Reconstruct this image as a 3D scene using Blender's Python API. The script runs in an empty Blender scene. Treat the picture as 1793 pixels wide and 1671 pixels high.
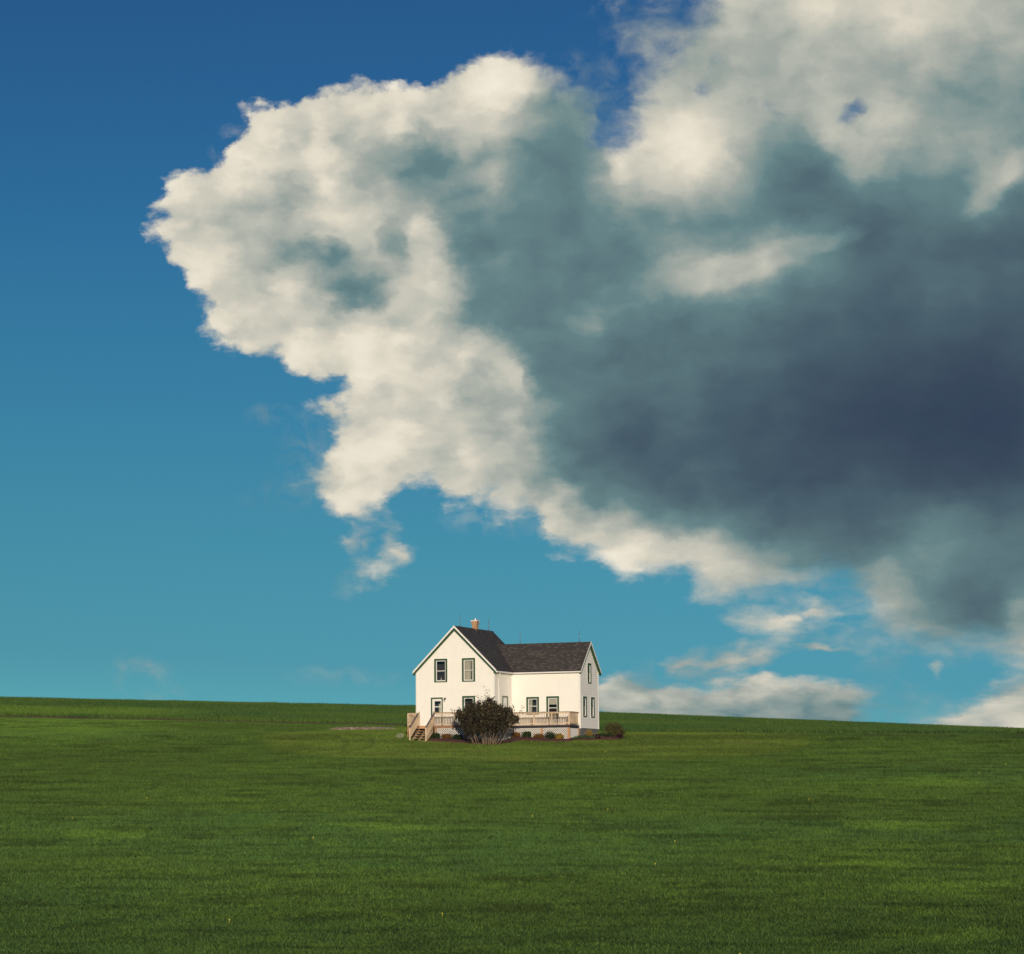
import bpy, bmesh, math, random
import numpy as np
from mathutils import Vector, Matrix, noise as mnoise

R = math.radians
sc = bpy.context.scene
COL = sc.collection

# ---------------------------------------------------------------- camera
cam = bpy.data.objects.new('camera', bpy.data.cameras.new('camera'))
COL.objects.link(cam); sc.camera = cam
cam.data.sensor_fit = 'HORIZONTAL'; cam.data.sensor_width = 36; cam.data.lens = 94.18
cam.data.clip_start = .5; cam.data.clip_end = 20000
cam.matrix_world = Matrix.Rotation(math.pi/2 + 0.1188, 4, 'X') @ Matrix.Rotation(-0.0064, 4, 'Z')

# ---------------------------------------------------------------- exposure
sc.view_settings.view_transform = 'Standard'; sc.view_settings.look = 'None'
sc.view_settings.exposure = 0; sc.view_settings.gamma = 1
sc.render.film_transparent = False
sc.cycles.max_bounces = 6; sc.cycles.diffuse_bounces = 3; sc.cycles.glossy_bounces = 3
sc.cycles.transparent_max_bounces = 12; sc.cycles.transmission_bounces = 6
sc.cycles.use_denoising = True
sc.cycles.use_adaptive_sampling = True; sc.cycles.adaptive_threshold = .012; sc.cycles.adaptive_min_samples = 16

# ---------------------------------------------------------------- sun: low, behind the viewer
SUN_EL = R(9.0)
SUN_AZ = R(176.0)          # compass angle the light comes from, clockwise from +Y
SUN_ROT = SUN_AZ
sl = bpy.data.lights.new('sun', 'SUN'); sl.energy = 4.0; sl.angle = R(.6); sl.color = (1, .86, .68)
sun = bpy.data.objects.new('sun', sl); COL.objects.link(sun)
sdir = Vector((math.sin(SUN_AZ)*math.cos(SUN_EL), math.cos(SUN_AZ)*math.cos(SUN_EL), math.sin(SUN_EL)))
sun.rotation_euler = sdir.to_track_quat('Z', 'Y').to_euler()

# ---------------------------------------------------------------- sky
# The sky chart: U to the right, V upwards, both in units of 1/4.69 of a radian-tangent
# around due north (+Y), measured from the true horizon.
F = 4.6906
PIT, ROL = 0.1188, -0.0064
def chart(px, py):
    """survey pixel -> sky chart (U, V)"""
    x = np.asarray(px, float) - 896.5; y = 835.5 - np.asarray(py, float)
    cr, sr = math.cos(ROL), math.sin(ROL)
    u = (x * cr - y * sr) / 4690.6; v = (x * sr + y * cr) / 4690.6
    cp, sp = math.cos(PIT), math.sin(PIT)
    wy = cp - v * sp; wz = sp + v * cp
    return u / wy * F, wz / wy * F

CLOUD_MAIN = [(1262,-150),(1240,0),(1215,40),(1180,85),(1125,125),(1108,180),(1104,235),(1080,258),(1062,225),(1048,180),(1025,160),
(985,130),(950,106),(900,98),(860,105),(800,112),(765,128),(720,146),(680,152),(655,142),(628,135),(600,150),(560,145),(500,165),
(440,185),(420,208),(412,238),(400,265),(385,287),(340,290),(300,298),(282,320),(277,345),(265,378),(275,412),(290,450),(320,485),
(345,512),(352,545),(380,575),(420,602),(470,622),(520,645),(560,656),(592,650),(606,668),(592,690),(562,705),(576,740),(566,765),
(548,795),(556,835),(575,872),(592,898),(632,896),(680,882),(730,858),(762,866),(790,882),(830,876),(870,868),(912,880),(936,912),
(920,936),(950,958),(1000,976),(1050,986),(1090,1006),(1140,1006),(1188,1000),(1214,1022),(1210,1042),(1260,1056),(1310,1041),
(1360,1026),(1410,1014),(1450,1009),(1485,1030),(1500,1062),(1532,1098),(1570,1122),(1640,1142),(1700,1137),(1740,1147),(1793,1162),
(2100,1200),(2100,-150)]
CLOUDS = [CLOUD_MAIN,
 [(1272,1092),(1305,1070),(1345,1066),(1395,1058),(1425,1046),(1468,1068),(1440,1088),(1380,1101),(1300,1104)],
 [(1150,1180),(1215,1152),(1300,1140),(1390,1122),(1440,1118),(1515,1133),(1440,1145),(1390,1143),(1300,1160),(1230,1180)],
 [(1030,1200),(1070,1185),(1110,1180),(1165,1190),(1212,1203),(1248,1182),(1300,1176),(1350,1190),(1402,1206),(1440,1193),(1482,1210),(1505,1240),(1490,1275),(1400,1330),(1030,1330)],
 [(1595,1285),(1640,1247),(1700,1232),(1740,1200),(1793,1188),(2100,1190),(2100,1340),(1595,1340)],
 [(612,945),(640,925),(690,922),(705,945),(722,965),(712,990),(660,998),(640,975)],
]
# x, y, radius, lift: faint wisps (lift towards the threshold) and thin spots (negative)
WISPS = [(470,722,26,36),(265,1203,26,40),(520,780,26,38),(500,860,30,34),(1130,60,44,46),(1085,20,30,30),(1070,170,34,36),(1180,40,40,30),
 (1180,1172,26,36),(1635,1165,16,56),(600,1180,40,18),(880,905,24,34),
 (760,900,30,30),(640,1020,26,26),(1580,1230,40,40),(1530,1245,30,34),(1330,1255,50,30),(1000,1190,30,22),(662,958,13,-75),(540,920,22,24),
 (1240,160,20,-70),(1270,110,18,-60),(1440,260,14,-45),(936,905,12,-60),(575,640,12,-20),(618,1115,14,22),(1560,1150,40,22),(1480,1170,30,16)]
SHADE = """300 340 0.93 290 390 0.98 340 330 0.95 330 400 0.95 400 300 0.93 380 370 0.88 350 450 0.95 430 430 0.85 430 380 0.75 500 400 0.62 540 420
0.50 430 220 0.90 600 170 0.93 560 260 0.93 620 270 0.85 700 230 0.82 720 180 0.93 800 140 0.95 870 130 0.95 930 150 0.93 880 190 0.98 820
180 0.90 780 200 0.90 760 240 0.68 820 240 0.90 860 220 0.85 940 200 0.60 980 170 0.60 1020 200 0.45 1000 260 0.42 930 260 0.45 880 280 0.50
820 290 0.60 760 300 0.50 700 300 0.58 580 320 0.92 600 380 0.97 690 425 0.50 560 450 0.50 740 400 0.90 760 450 0.90 720 480 0.85 780 500
0.80 680 460 0.72 800 540 0.70 700 530 0.80 640 540 0.75 560 500 0.70 520 480 0.78 450 520 0.93 500 540 0.90 540 560 0.93 400 540 0.95 440
580 0.92 500 620 0.92 560 620 0.90 620 600 0.95 680 680 1.00 700 620 0.93 760 610 0.92 820 620 0.93 800 680 0.87 750 700 0.93 640 740 0.95
600 760 0.95 620 820 0.97 600 870 0.93 660 850 0.95 720 800 0.97 740 830 0.97 780 790 0.90 840 860 0.85 820 760 0.85 860 720 0.78 900 750
0.68 880 800 0.75 900 850 0.75 950 870 0.65 960 830 0.50 940 740 0.50 960 700 0.42 930 640 0.45 900 600 0.45 850 590 0.60 780 580 0.75 820
540 0.42 860 540 0.40 860 480 0.42 820 440 0.47 800 390 0.47 850 400 0.48 900 420 0.46 900 350 0.42 950 320 0.38 850 330 0.50 780 350 0.50
740 340 0.55 700 350 0.65 1000 350 0.42 1050 300 0.50 1060 350 0.52 1080 290 0.85 1000 420 0.40 950 480 0.37 1000 520 0.38 1050 450 0.38
1100 420 0.36 1020 570 0.45 950 580 0.38 1000 640 0.33 1050 600 0.33 1100 560 0.34 1100 500 0.42 1150 480 0.58 1200 480 0.72 1250 470 0.88
1290 470 0.88 1330 450 0.72 1380 440 0.68 1430 430 0.60 1470 425 0.45 1300 505 0.50 1200 530 0.38 1270 430 0.50 1230 415 0.38 1300 405 0.36
1400 395 0.27 1500 400 0.22 1200 390 0.42 1100 380 0.50 1130 130 0.75 1170 150 0.82 1150 190 0.88 1180 230 0.95 1130 250 0.98 1180 270 1.00
1240 260 0.95 1160 310 0.90 1230 310 0.90 1280 290 0.82 1320 300 0.62 1250 350 0.62 1180 350 0.75 1150 370 0.55 1280 180 0.75 1300 230 0.72
1260 130 0.72 1220 80 0.65 1300 50 0.78 1350 100 0.72 1400 20 0.85 1450 5 0.95 1550 30 0.85 1600 50 0.88 1700 30 0.82 1793 20 0.70 1650 80
0.75 1500 80 0.75 1450 120 0.68 1400 150 0.66 1500 150 0.70 1600 130 0.62 1700 120 0.58 1780 130 0.55 1350 160 0.64 1400 195 0.74 1440 160
0.75 1500 215 0.75 1550 200 0.82 1600 220 0.78 1520 260 0.72 1520 300 0.74 1460 240 0.77 1570 250 0.72 1650 200 0.62 1700 220 0.58 1750 200
0.50 1780 240 0.46 1650 270 0.55 1720 290 0.52 1600 300 0.50 1450 290 0.33 1400 280 0.35 1360 250 0.42 1400 330 0.28 1350 340 0.36 1480 340
0.25 1550 350 0.33 1620 350 0.35 1700 330 0.42 1770 305 0.75 1740 335 0.66 1710 360 0.50 1780 350 0.33 1780 400 0.20 1700 420 0.20 1600 400
0.25 1300 580 0.27 1200 580 0.32 1550 560 0.15 1100 680 0.27 1050 720 0.27 1000 740 0.33 1000 790 0.28 1100 780 0.15 1700 700 0.00 1780 720
0.00 1600 780 0.02 1700 800 0.03 1780 820 0.06 1100 840 0.27 1030 840 0.35 1050 880 0.40 1000 885 0.60 1100 880 0.38 1150 890 0.30 1200 880
0.24 1300 880 0.18 1400 880 0.13 1500 880 0.15 1600 870 0.13 1700 870 0.10 1780 880 0.17 970 920 0.85 1020 920 0.88 1060 940 0.92 1120 945
0.88 1050 905 0.70 1150 920 0.55 1200 945 0.70 1250 965 0.80 1130 970 0.88 1180 980 0.85 1250 1000 0.80 1300 990 0.75 1250 1035 0.78 1300
1020 0.75 1350 1005 0.68 1230 910 0.36 1300 930 0.33 1350 955 0.35 1400 975 0.35 1450 965 0.24 1500 960 0.22 1560 960 0.27 1450 930 0.28
1550 920 0.30 1600 940 0.38 1650 920 0.33 1700 930 0.33 1780 930 0.30 1500 1000 0.55 1420 1003 0.60 1560 1010 0.62 1600 1000 0.50 1650 980
0.45 1700 1000 0.35 1780 1000 0.30 1560 1060 0.65 1620 1050 0.42 1680 1040 0.28 1720 1060 0.22 1650 1090 0.36 1720 1095 0.22 1770 1050 0.40
1780 1090 0.58 1600 1100 0.60 1650 1130 0.60 1720 1130 0.62 1780 1140 0.70 670 960 0.82 1370 1075 0.80 1420 1060 0.84 1310 1085 0.75 1300
1150 0.70 1430 1130 0.74 1200 1160 0.62 1080 1210 0.74 1070 1240 0.74 1150 1195 0.82 1200 1230 0.62 1260 1190 0.90 1310 1185 0.88 1350 1203
0.78 1290 1220 0.63 1350 1230 0.56 1440 1203 0.85 1400 1230 0.54 1460 1235 0.48 1250 1245 0.65 1150 1245 0.68 1650 1250 0.78 1720 1240 0.78
1780 1210 0.65 1780 1260 0.84 1550 1240 0.55 1130 60 0.60 1070 170 0.55 520 780 0.60 470 722 0.60 265 1203 0.65 500 860 0.55 469 244 0.95
529 200 0.85 574 185 0.88 559 142 0.93 649 185 0.93 619 217 0.84 604 253 0.75 649 253 0.72 679 274 0.66 679 304 0.64 634 283 0.68 454 349
0.74 499 349 0.70 409 334 0.82 424 364 0.78 484 394 0.66 514 424 0.48 454 424 0.72 529 334 0.72 546 366 0.85 559 349 0.92 499 454 0.60 574
424 0.46 544 448 0.80 604 454 0.46 559 469 0.54 634 484 0.44 664 499 0.46 469 469 0.78 544 499 0.70 604 514 0.60 589 364 0.94 619 394 0.96
649 385 0.82 679 403 0.66 664 439 0.78 634 439 0.85 350 349 0.93 379 409 0.85 409 439 0.85 350 424 0.95 394 469 0.94 454 499 0.96 439 274
0.94 499 298 0.87 544 304 0.86 604 319 0.92 634 334 0.86 664 334 0.70 651 651 1.00 701 734 0.97 601 567 0.90 551 584 0.85 634 610 0.96 735
610 0.92 768 641 0.86 802 651 0.70 852 651 0.66 835 610 0.92 885 641 0.95 902 661 0.92 869 684 0.80 818 687 0.76 768 687 0.88 835 768 0.80
902 768 0.70 835 818 0.77 902 818 0.75 802 851 0.86 969 851 0.68 935 801 0.63 969 801 0.48 1130 320 0.82 1200 340 0.80 1290 330 0.60 1340
220 0.70 1380 90 0.72 1250 100 0.70 1200 750 0.20 1300 660 0.24 1250 650 0.27 1200 650 0.29 1400 650 0.14 1400 750 0.08 1300 750 0.13 1500
700 0.05 1600 650 0.09 1780 650 0.06 1500 560 0.20 1650 560 0.17 1780 560 0.15 1600 480 0.24 1700 500 0.22 1780 500 0.20 1350 550 0.29 1450
560 0.22 1400 500 0.28 1150 700 0.27 1150 740 0.22 1200 830 0.20 1300 820 0.14 1500 470 0.25 1400 830 0.12 1500 800 0.07 1450 700 0.08"""
# radius of soft edges: x y softness(px)
SOFT = [(300,400,9),(400,250,9),(500,160,8),(620,140,9),(800,110,9),(900,100,13),(1000,140,20),(1060,200,24),(1110,180,20),(1180,70,30),(1230,0,34),
 (450,620,9),(560,660,9),(570,760,14),(560,860,14),(700,880,12),(830,880,14),(940,910,12),(1000,975,16),(1150,1005,18),(1300,1050,22),(1450,1010,26),
 (1550,1100,30),(1700,1140,26),(1400,1070,16),(1300,1150,18),(1100,1185,12),(1300,1180,8),(1440,1195,10),(1700,1235,18),(1600,1240,24),
 (670,960,18),(1340,182,26),(470,720,22),(265,1200,24),(1500,600,24),(900,500,20)]

# x, y, half-width, half-height, tilt, depth of cloud (px; <0 thins, 0 only shades), shade
PUFFS = [(1375,1082,200,40,7,24,.78),(1425,1068,90,36,5,32,.84),(1290,1156,330,27,6,22,.7),(1440,1134,170,30,0,30,.76),(1195,1168,150,44,14,20,.66),
 (1636,1166,36,44,0,18,.75),(696,970,70,76,15,34,.84),(642,952,70,46,10,18,.78),
 (1490,196,60,38,35,14,None),(1355,190,90,40,-20,26,None),
 (1265,476,110,38,14,0,.9),(1330,456,150,34,17,0,.72),(1425,430,110,20,17,0,.6),(1762,314,120,30,40,0,.76),(1020,569,40,24,0,0,.52),
 (1460,232,80,34,-40,0,.86),(1088,292,30,44,20,0,1.),(585,412,50,34,20,0,.92),(860,285,30,60,0,0,.68),(600,505,90,40,-20,0,.44),(688,428,52,26,-55,0,.5)]
# thin veils of vapour: x, y, half-width, half-height, tilt, strength
VEILS = [(1125,70,90,90,30,.8),(1080,10,70,34,0,.6),(1068,170,50,110,0,.7),(1190,20,90,70,0,.8),(470,722,60,26,-5,.7),(265,1203,100,50,-35,1.1),
 (525,790,50,100,-15,.75),(505,865,90,40,0,.5),(870,905,110,44,0,.7),(640,1010,80,30,25,.6),(600,1185,110,26,0,.4),(1135,1190,110,40,25,.7),
 (1560,1235,120,60,0,.7),(1560,1150,90,40,0,.4),(400,590,50,26,-30,.7),(1010,130,60,50,-40,.6),(400,255,30,60,-20,.6)]

def seg_dist(P, poly):
    inside = np.zeros(P.shape[0], bool); dmin = np.full(P.shape[0], 1e9)
    n = len(poly)
    for i in range(n):
        ax, ay = poly[i]; bx, by = poly[(i+1) % n]
        dx, dy = bx-ax, by-ay
        t = np.clip(((P[:,0]-ax)*dx + (P[:,1]-ay)*dy) / (dx*dx+dy*dy), 0, 1)
        d = np.hypot(P[:,0]-ax-t*dx, P[:,1]-ay-t*dy); dmin = np.minimum(dmin, d)
        c = ((ay > P[:,1]) != (by > P[:,1]))
        with np.errstate(divide='ignore', invalid='ignore'):
            xi = ax + (P[:,1]-ay) * dx / (dy if dy else 1e-9)
        inside ^= c & (P[:,0] < xi)
    return np.where(inside, dmin, -dmin)

def sky_fields():
    rows = np.arange(-40, 1301, 29.0); cols = np.arange(-120, 1961, 26.0)
    gx, gy = np.meshgrid(cols, rows); P = np.stack([gx.ravel(), gy.ravel()], 1)
    sd = np.max([seg_dist(P, c) for c in CLOUDS], axis=0)
    sd = np.clip(sd, -70, 90)
    for x, y, r, l in WISPS:
        g = np.exp(-((P[:,0]-x)**2 + ((P[:,1]-y)*1.3)**2) / (2*r*r))
        if l > 0: sd = sd + np.clip(-sd, 0, 70) * g * min(1, l/45.)
        else: sd = sd + l*g
    C = np.clip((sd+70)/160, 0, 1)
    s = np.array([float(v) for v in SHADE.split()]).reshape(-1, 3)
    # smooth surface through the shade readings (linear radial basis, slightly relaxed)
    rb = lambda A, B: np.sqrt(((A[:,None,:2]-B[None,:,:2])**2).sum(2)+12.**2)
    K = rb(s, s); n = len(s); A = np.zeros((n+1, n+1)); A[:n,:n] = K - 9.*np.eye(n); A[n,:n] = A[:n,n] = 1
    sol = np.linalg.solve(A, np.append(s[:,2], 0))
    L = np.clip(rb(P, s) @ sol[:n] + sol[n], 0, 1)
    q = np.array(SOFT, float)
    d2 = (P[:,None,0]-q[None,:,0])**2 + (P[:,None,1]-q[None,:,1])**2
    w = 1/(d2+400)**1.5
    S = (w*q[:,2]).sum(1)/w.sum(1)/50.0
    sh = gx.shape
    return rows, cols, C.reshape(sh), L.reshape(sh), S.reshape(sh)

def srgb(r, g, b):
    f = lambda c: (c/255/12.92) if c/255 <= .04045 else ((c/255+.055)/1.055)**2.4
    return (f(r), f(g), f(b), 1)

class NT:
    """small node-tree writer"""
    def __init__(s, tree): s.t = tree; s.n = tree.nodes; s.l = tree.links
    def new(s, typ, **kw):
        n = s.n.new(typ)
        for k, v in kw.items(): setattr(n, k, v)
        return n
    def put(s, sock, v):
        if isinstance(v, bpy.types.NodeSocket): s.l.new(v, sock)
        elif v is not None: sock.default_value = v
    def m(s, op, a, b=None, c=None, clamp=False):
        n = s.new('ShaderNodeMath', operation=op, use_clamp=clamp)
        s.put(n.inputs[0], a); s.put(n.inputs[1], b); s.put(n.inputs[2], c)
        return n.outputs[0]
    def v(s, op, a, b=None, c=None):
        n = s.new('ShaderNodeVectorMath', operation=op)
        s.put(n.inputs[0], a)
        if op == 'SCALE': s.put(n.inputs[3], b)
        else:
            s.put(n.inputs[1], b); s.put(n.inputs[2], c)
        return n.outputs['Value'] if op in ('LENGTH','DOT_PRODUCT') else n.outputs[0]
    def mr(s, v, a, b, c=0., d=1., smooth=False):
        n = s.new('ShaderNodeMapRange'); n.clamp = True
        if smooth: n.interpolation_type = 'SMOOTHSTEP'
        for i, x in enumerate((v, a, b, c, d)): s.put(n.inputs[i], x)
        return n.outputs[0]
    def noise(s, vec, scale, detail=5., rough=.5, col=False, dist=0., dims='3D', lac=2.0):
        n = s.new('ShaderNodeTexNoise', noise_dimensions=dims)
        s.put(n.inputs['Vector'], vec); n.inputs['Scale'].default_value = scale
        n.inputs['Detail'].default_value = detail; n.inputs['Roughness'].default_value = rough
        n.inputs['Distortion'].default_value = dist; n.inputs['Lacunarity'].default_value = lac
        return n.outputs['Color' if col else 'Fac']
    def ramp(s, v, stops, interp='LINEAR'):
        n = s.new('ShaderNodeValToRGB'); e = n.color_ramp; e.interpolation = interp
        while len(e.elements) < len(stops): e.elements.new(.5)
        for q, (p, c) in zip(e.elements, stops): q.position = p; q.color = c if len(c) == 4 else (*c, 1)
        s.put(n.inputs[0], v); return n.outputs[0]
    def mix(s, f, a, b, mode='MIX'):
        n = s.new('ShaderNodeMix', data_type='RGBA', blend_type=mode)
        s.put(n.inputs[0], f); s.put(n.inputs[6], a); s.put(n.inputs[7], b)
        return n.outputs[2]
    def xyz(s, x, y, z=0.):
        n = s.new('ShaderNodeCombineXYZ'); s.put(n.inputs[0], x); s.put(n.inputs[1], y); s.put(n.inputs[2], z); return n.outputs[0]
    def sep(s, v):
        n = s.new('ShaderNodeSeparateXYZ'); s.put(n.inputs[0], v); return n.outputs

HMEAN, RELK = .34, .27
def build_sky():
    w = bpy.data.worlds.new("World"); bpy.context.scene.world = w; w.use_nodes = True
    w.node_tree.nodes.clear(); T = NT(w.node_tree)
    w.cycles.sampling_method = 'MANUAL'; w.cycles.sample_map_resolution = 256
    d = T.new('ShaderNodeTexCoord').outputs['Generated']
    x, y, z = T.sep(d)[:3]
    ys = T.m('MAXIMUM', y, .25)
    U = T.m('MULTIPLY', T.m('DIVIDE', x, ys), F); V = T.m('MULTIPLY', T.m('DIVIDE', z, ys), F)
    P = T.xyz(U, V); Vc = T.m('MULTIPLY_ADD', T.m('LOGARITHM', T.m('ADD', T.m('MAXIMUM', V, 0.), .08), 2.71828), .33, V)   # clouds flatten towards the horizon
    Q = T.xyz(T.m('MULTIPLY', U, .95), Vc)
    # ---- large slow warp, medium warp, fine curl
    n1 = T.v('SUBTRACT', T.noise(Q, 5.0, 3, .55, True), (.5,.5,.5))
    n2 = T.v('SUBTRACT', T.noise(T.v('ADD', Q, (3.7,1.3,0)), 16.0, 10, .62, True), (.5,.5,.5))
    W1 = T.v('ADD', P, T.v('SCALE', n1, .022))
    W = T.v('ADD', W1, T.v('SCALE', n2, T.mr(U, -.1, .35, .07, .045)))
    wu, wv = T.sep(W)[:2]
    rows, cols, C, L, S = sky_fields()
    # chart coordinates of the columns and rows (rows are level to within a few thousandths)
    cu, _ = chart(cols, np.full_like(cols, 700.)); _, rv = chart(np.full_like(rows, 900.), rows)
    u0, u1 = cu[0], cu[-1]
    fx = T.mr(wu, u0, u1)
    acc = None
    for i in range(len(rows)):
        up = rv[i-1] if i else rv[0]+1; dn = rv[i+1] if i < len(rows)-1 else rv[-1]-1
        hgt = abs(rv[1]-rv[0]) if i else abs(rv[1]-rv[0])
        if i == 0: hat = T.mr(wv, rv[1], rv[0])
        elif i == len(rows)-1: hat = T.mr(wv, rv[-2], rv[-1])
        else:
            h = (rv[i-1]-rv[i+1])/2
            hat = T.m('SUBTRACT', 1., T.m('ABSOLUTE', T.m('MULTIPLY_ADD', wv, 1/h, -rv[i]/h)), clamp=True)
        cn = T.new('ShaderNodeRGBCurve'); mp = cn.mapping; mp.use_clip = True
        for ch, arr in ((0, C), (1, L), (2, S)):
            cv = mp.curves[ch]
            pts = [((cu[j]-u0)/(u1-u0), float(arr[i, j])) for j in range(len(cols))]
            cv.points[0].location = pts[0]; cv.points[1].location = pts[-1]
            for p in pts[1:-1]: cv.points.new(*p)
        mp.update()
        # (reading the running sum here keeps the shader compiler's stack short)
        fi = fx if acc is None else T.m('MULTIPLY_ADD', T.sep(acc)[0], 1e-20, fx)
        T.put(cn.inputs[1], T.xyz(fi, fi, fi))
        acc = T.v('SCALE', cn.outputs[0], hat) if acc is None else T.v('MULTIPLY_ADD', cn.outputs[0], T.xyz(hat, hat, hat), acc)
    c, l, s_ = T.sep(acc)[:3]
    # ---- fractal detail
    WQ = T.v('ADD', Q, T.v('SCALE', n1, .06))
    f1 = T.noise(T.v('ADD', WQ, (9.1,4.2,0)), 8.0, 9, .47)          # billows
    f2 = T.noise(T.v('ADD', T.v('ADD', WQ, T.v('SCALE', n2, .05)), (1.1,7.7,0)), 24.0, 8, .55)
    f3 = T.noise(T.v('ADD', W1, (5.5,2.2,0)), 4.0, 5, .5)
    bil = T.m('SUBTRACT', f1, .5); fin = T.m('SUBTRACT', f2, .5); low = T.mr(V, .15, .6, .5, 1.)
    # ---- small clouds, holes and lit streaks finer than the chart's rows
    pr = c
    for px, py, rx, ry, ang, pk, val in PUFFS:
        cx, cy = chart(px, py)
        mp = T.new('ShaderNodeMapping', vector_type='TEXTURE')
        T.put(mp.inputs[0], T.v('MULTIPLY_ADD', T.xyz(pr, pr, pr), (1e-20,)*3, W))
        mp.inputs[1].default_value = (float(cx), float(cy), 0); mp.inputs[2].default_value = (0, 0, R(ang))
        mp.inputs[3].default_value = (rx/1000, ry/1000, 1)
        k = T.m('SUBTRACT', 1., T.v('LENGTH', mp.outputs[0]), clamp=True)
        ks = T.m('SMOOTH_MIN', T.m('MULTIPLY', k, 1.3), 1., .4, clamp=True) if (pk < 0 or val is None) else k
        if pk > 0 and val is not None:      # a cloud of its own
            c = T.m('MAXIMUM', c, T.m('MULTIPLY', ks, (70+pk)/160))
        elif val is None:    # a thin spot
            c = T.m('SUBTRACT', c, T.m('MULTIPLY', ks, T.m('MULTIPLY_ADD', c, 1., -(70+pk)/160)))
        if val is not None:
            l = T.m('MULTIPLY_ADD', T.m('SUBTRACT', val, l), ks if pk <= 0 else T.m('MULTIPLY', k, 3., clamp=True), l)
        pr = c if pk else l
    veil = None
    for px, py, rx, ry, ang, st in VEILS:
        cx, cy = chart(px, py)
        mp = T.new('ShaderNodeMapping', vector_type='TEXTURE')
        T.put(mp.inputs[0], W if veil is None else T.v('MULTIPLY_ADD', T.xyz(veil, veil, veil), (1e-20,)*3, W))
        mp.inputs[1].default_value = (float(cx), float(cy), 0); mp.inputs[2].default_value = (0, 0, R(ang))
        mp.inputs[3].default_value = (rx/1000, ry/1000, 1)
        k = T.m('MULTIPLY', T.m('SUBTRACT', 1., T.v('LENGTH', mp.outputs[0]), clamp=True), st)
        veil = k if veil is None else T.m('MAXIMUM', veil, k)
    sf = T.m('MULTIPLY', s_, 50.)
    # cauliflower heads: nested cells; comparing them with a copy moved towards the sun lights one flank
    def heads(off, det=2.6):
        vn_ = T.new('ShaderNodeTexVoronoi', feature='SMOOTH_F1', voronoi_dimensions='2D')
        T.put(vn_.inputs['Vector'], T.v('ADD', T.v('ADD', WQ, T.v('SCALE', n2, .05 if det > 1 else .09)), off))
        vn_.inputs['Scale'].default_value = 7.5; vn_.inputs['Detail'].default_value = det; vn_.inputs['Roughness'].default_value = .45
        vn_.inputs['Lacunarity'].default_value = 2.3; vn_.inputs['Smoothness'].default_value = .45; vn_.normalize = False
        return T.m('SUBTRACT', 1., vn_.outputs['Distance'])
    h0 = heads((0.,0.,0.)); relief = T.m('SUBTRACT', heads((0.,0.,0.), .8), heads((-.034,.030,.0), .8))
    crisp = T.mr(sf, 10., 22., 1., .25)
    sd = T.m('MULTIPLY_ADD', c, 160., -70.)
    sd = T.m('MULTIPLY_ADD', T.m('SUBTRACT', h0, HMEAN), T.m('MULTIPLY', crisp, 40.), sd)
    sd = T.m('MULTIPLY_ADD', bil, T.m('MULTIPLY', 75., low), sd)
    sd = T.m('MULTIPLY_ADD', fin, T.m('MULTIPLY', T.m('MULTIPLY_ADD', sf, 1.2, 32.), low), sd)
    a = T.mr(sd, T.m('MULTIPLY', sf, -1.1), T.m('MULTIPLY', sf, 1.7), 0., 1., True)
    vn = T.noise(T.v('ADD', W1, (2.1,6.7,0)), 19.0, 9, .62, dist=.6)
    a = T.m('MAXIMUM', a, T.m('MULTIPLY', T.mr(vn, .43, .72, 0., 1.), T.mr(veil, 0., .6, 0., .5)))
    # brightness: noise is strong where the shade is mid grey to cream, weak in the navy base
    lam = T.mr(l, .05, .6, .16, 1.); amp = T.m('MULTIPLY', lam, T.mr(sf, 11., 24., .32, .24))
    lt = T.m('MULTIPLY_ADD', T.m('MULTIPLY', relief, T.m('MULTIPLY', lam, T.mr(sf, 10., 24., 1., .45))), RELK, l)
    lt = T.m('MULTIPLY_ADD', T.m('SUBTRACT', h0, HMEAN), T.m('MULTIPLY', T.m('MULTIPLY', lam, crisp), .05), lt)
    lt = T.m('MULTIPLY_ADD', bil, amp, lt)
    lt = T.m('MULTIPLY_ADD', fin, T.m('MULTIPLY', amp, .7), lt)
    lt = T.m('MULTIPLY_ADD', T.m('SUBTRACT', f3, .5), T.m('MULTIPLY', lam, .20), lt)
    lt = T.m('ADD', T.m('MULTIPLY_ADD', lam, -.05, lt), .015)
    cc = T.ramp(T.m('MULTIPLY', lt, 1/1.12), [(p/1.12, srgb(*q)) for p, q in ((0.,(53,68,88)), (.08,(62,79,96)), (.17,(74,96,108)), (.27,(87,112,120)), (.42,(102,132,136)), (.55,(137,154,151)), (.65,(162,169,162)), (.75,(185,187,176)), (.84,(203,200,186)), (.97,(229,221,203)), (1.12,(243,236,219)))])
    # ---- clear air: a physical sky graded to the deep teal of this evening
    st = T.new('ShaderNodeTexSky', sky_type='NISHITA'); st.sun_disc = False
    st.sun_elevation = SUN_EL; st.sun_rotation = SUN_ROT; st.air_density = 1.0; st.dust_density = .6; st.ozone_density = 2.0
    phys = T.v('SCALE', st.outputs[0], .055)
    vv = T.m('MULTIPLY_ADD', U, .05, V)
    air = T.ramp(T.mr(vv, -.1, 1.75), [(0., srgb(100,184,188)), (.11, srgb(89,173,186)), (.17, srgb(75,154,176)), (.27, srgb(66,146,173)), (.40, srgb(55,132,169)), (.6, srgb(42,110,159)),
                     (.74, srgb(37,96,148)), (.87, srgb(35,87,139)), (1., srgb(35,80,130))])
    vg = T.mr(U, .35, -.9, 1., .93)
    air = T.v('SCALE', air, vg)
    airm = T.mix(.06, air, phys)
    # away from the north the same kind of weather, more broken
    g = T.noise(d, 2.2, 7, .58)
    ag = T.mr(g, .5, .66, 0., 1., True)
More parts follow.
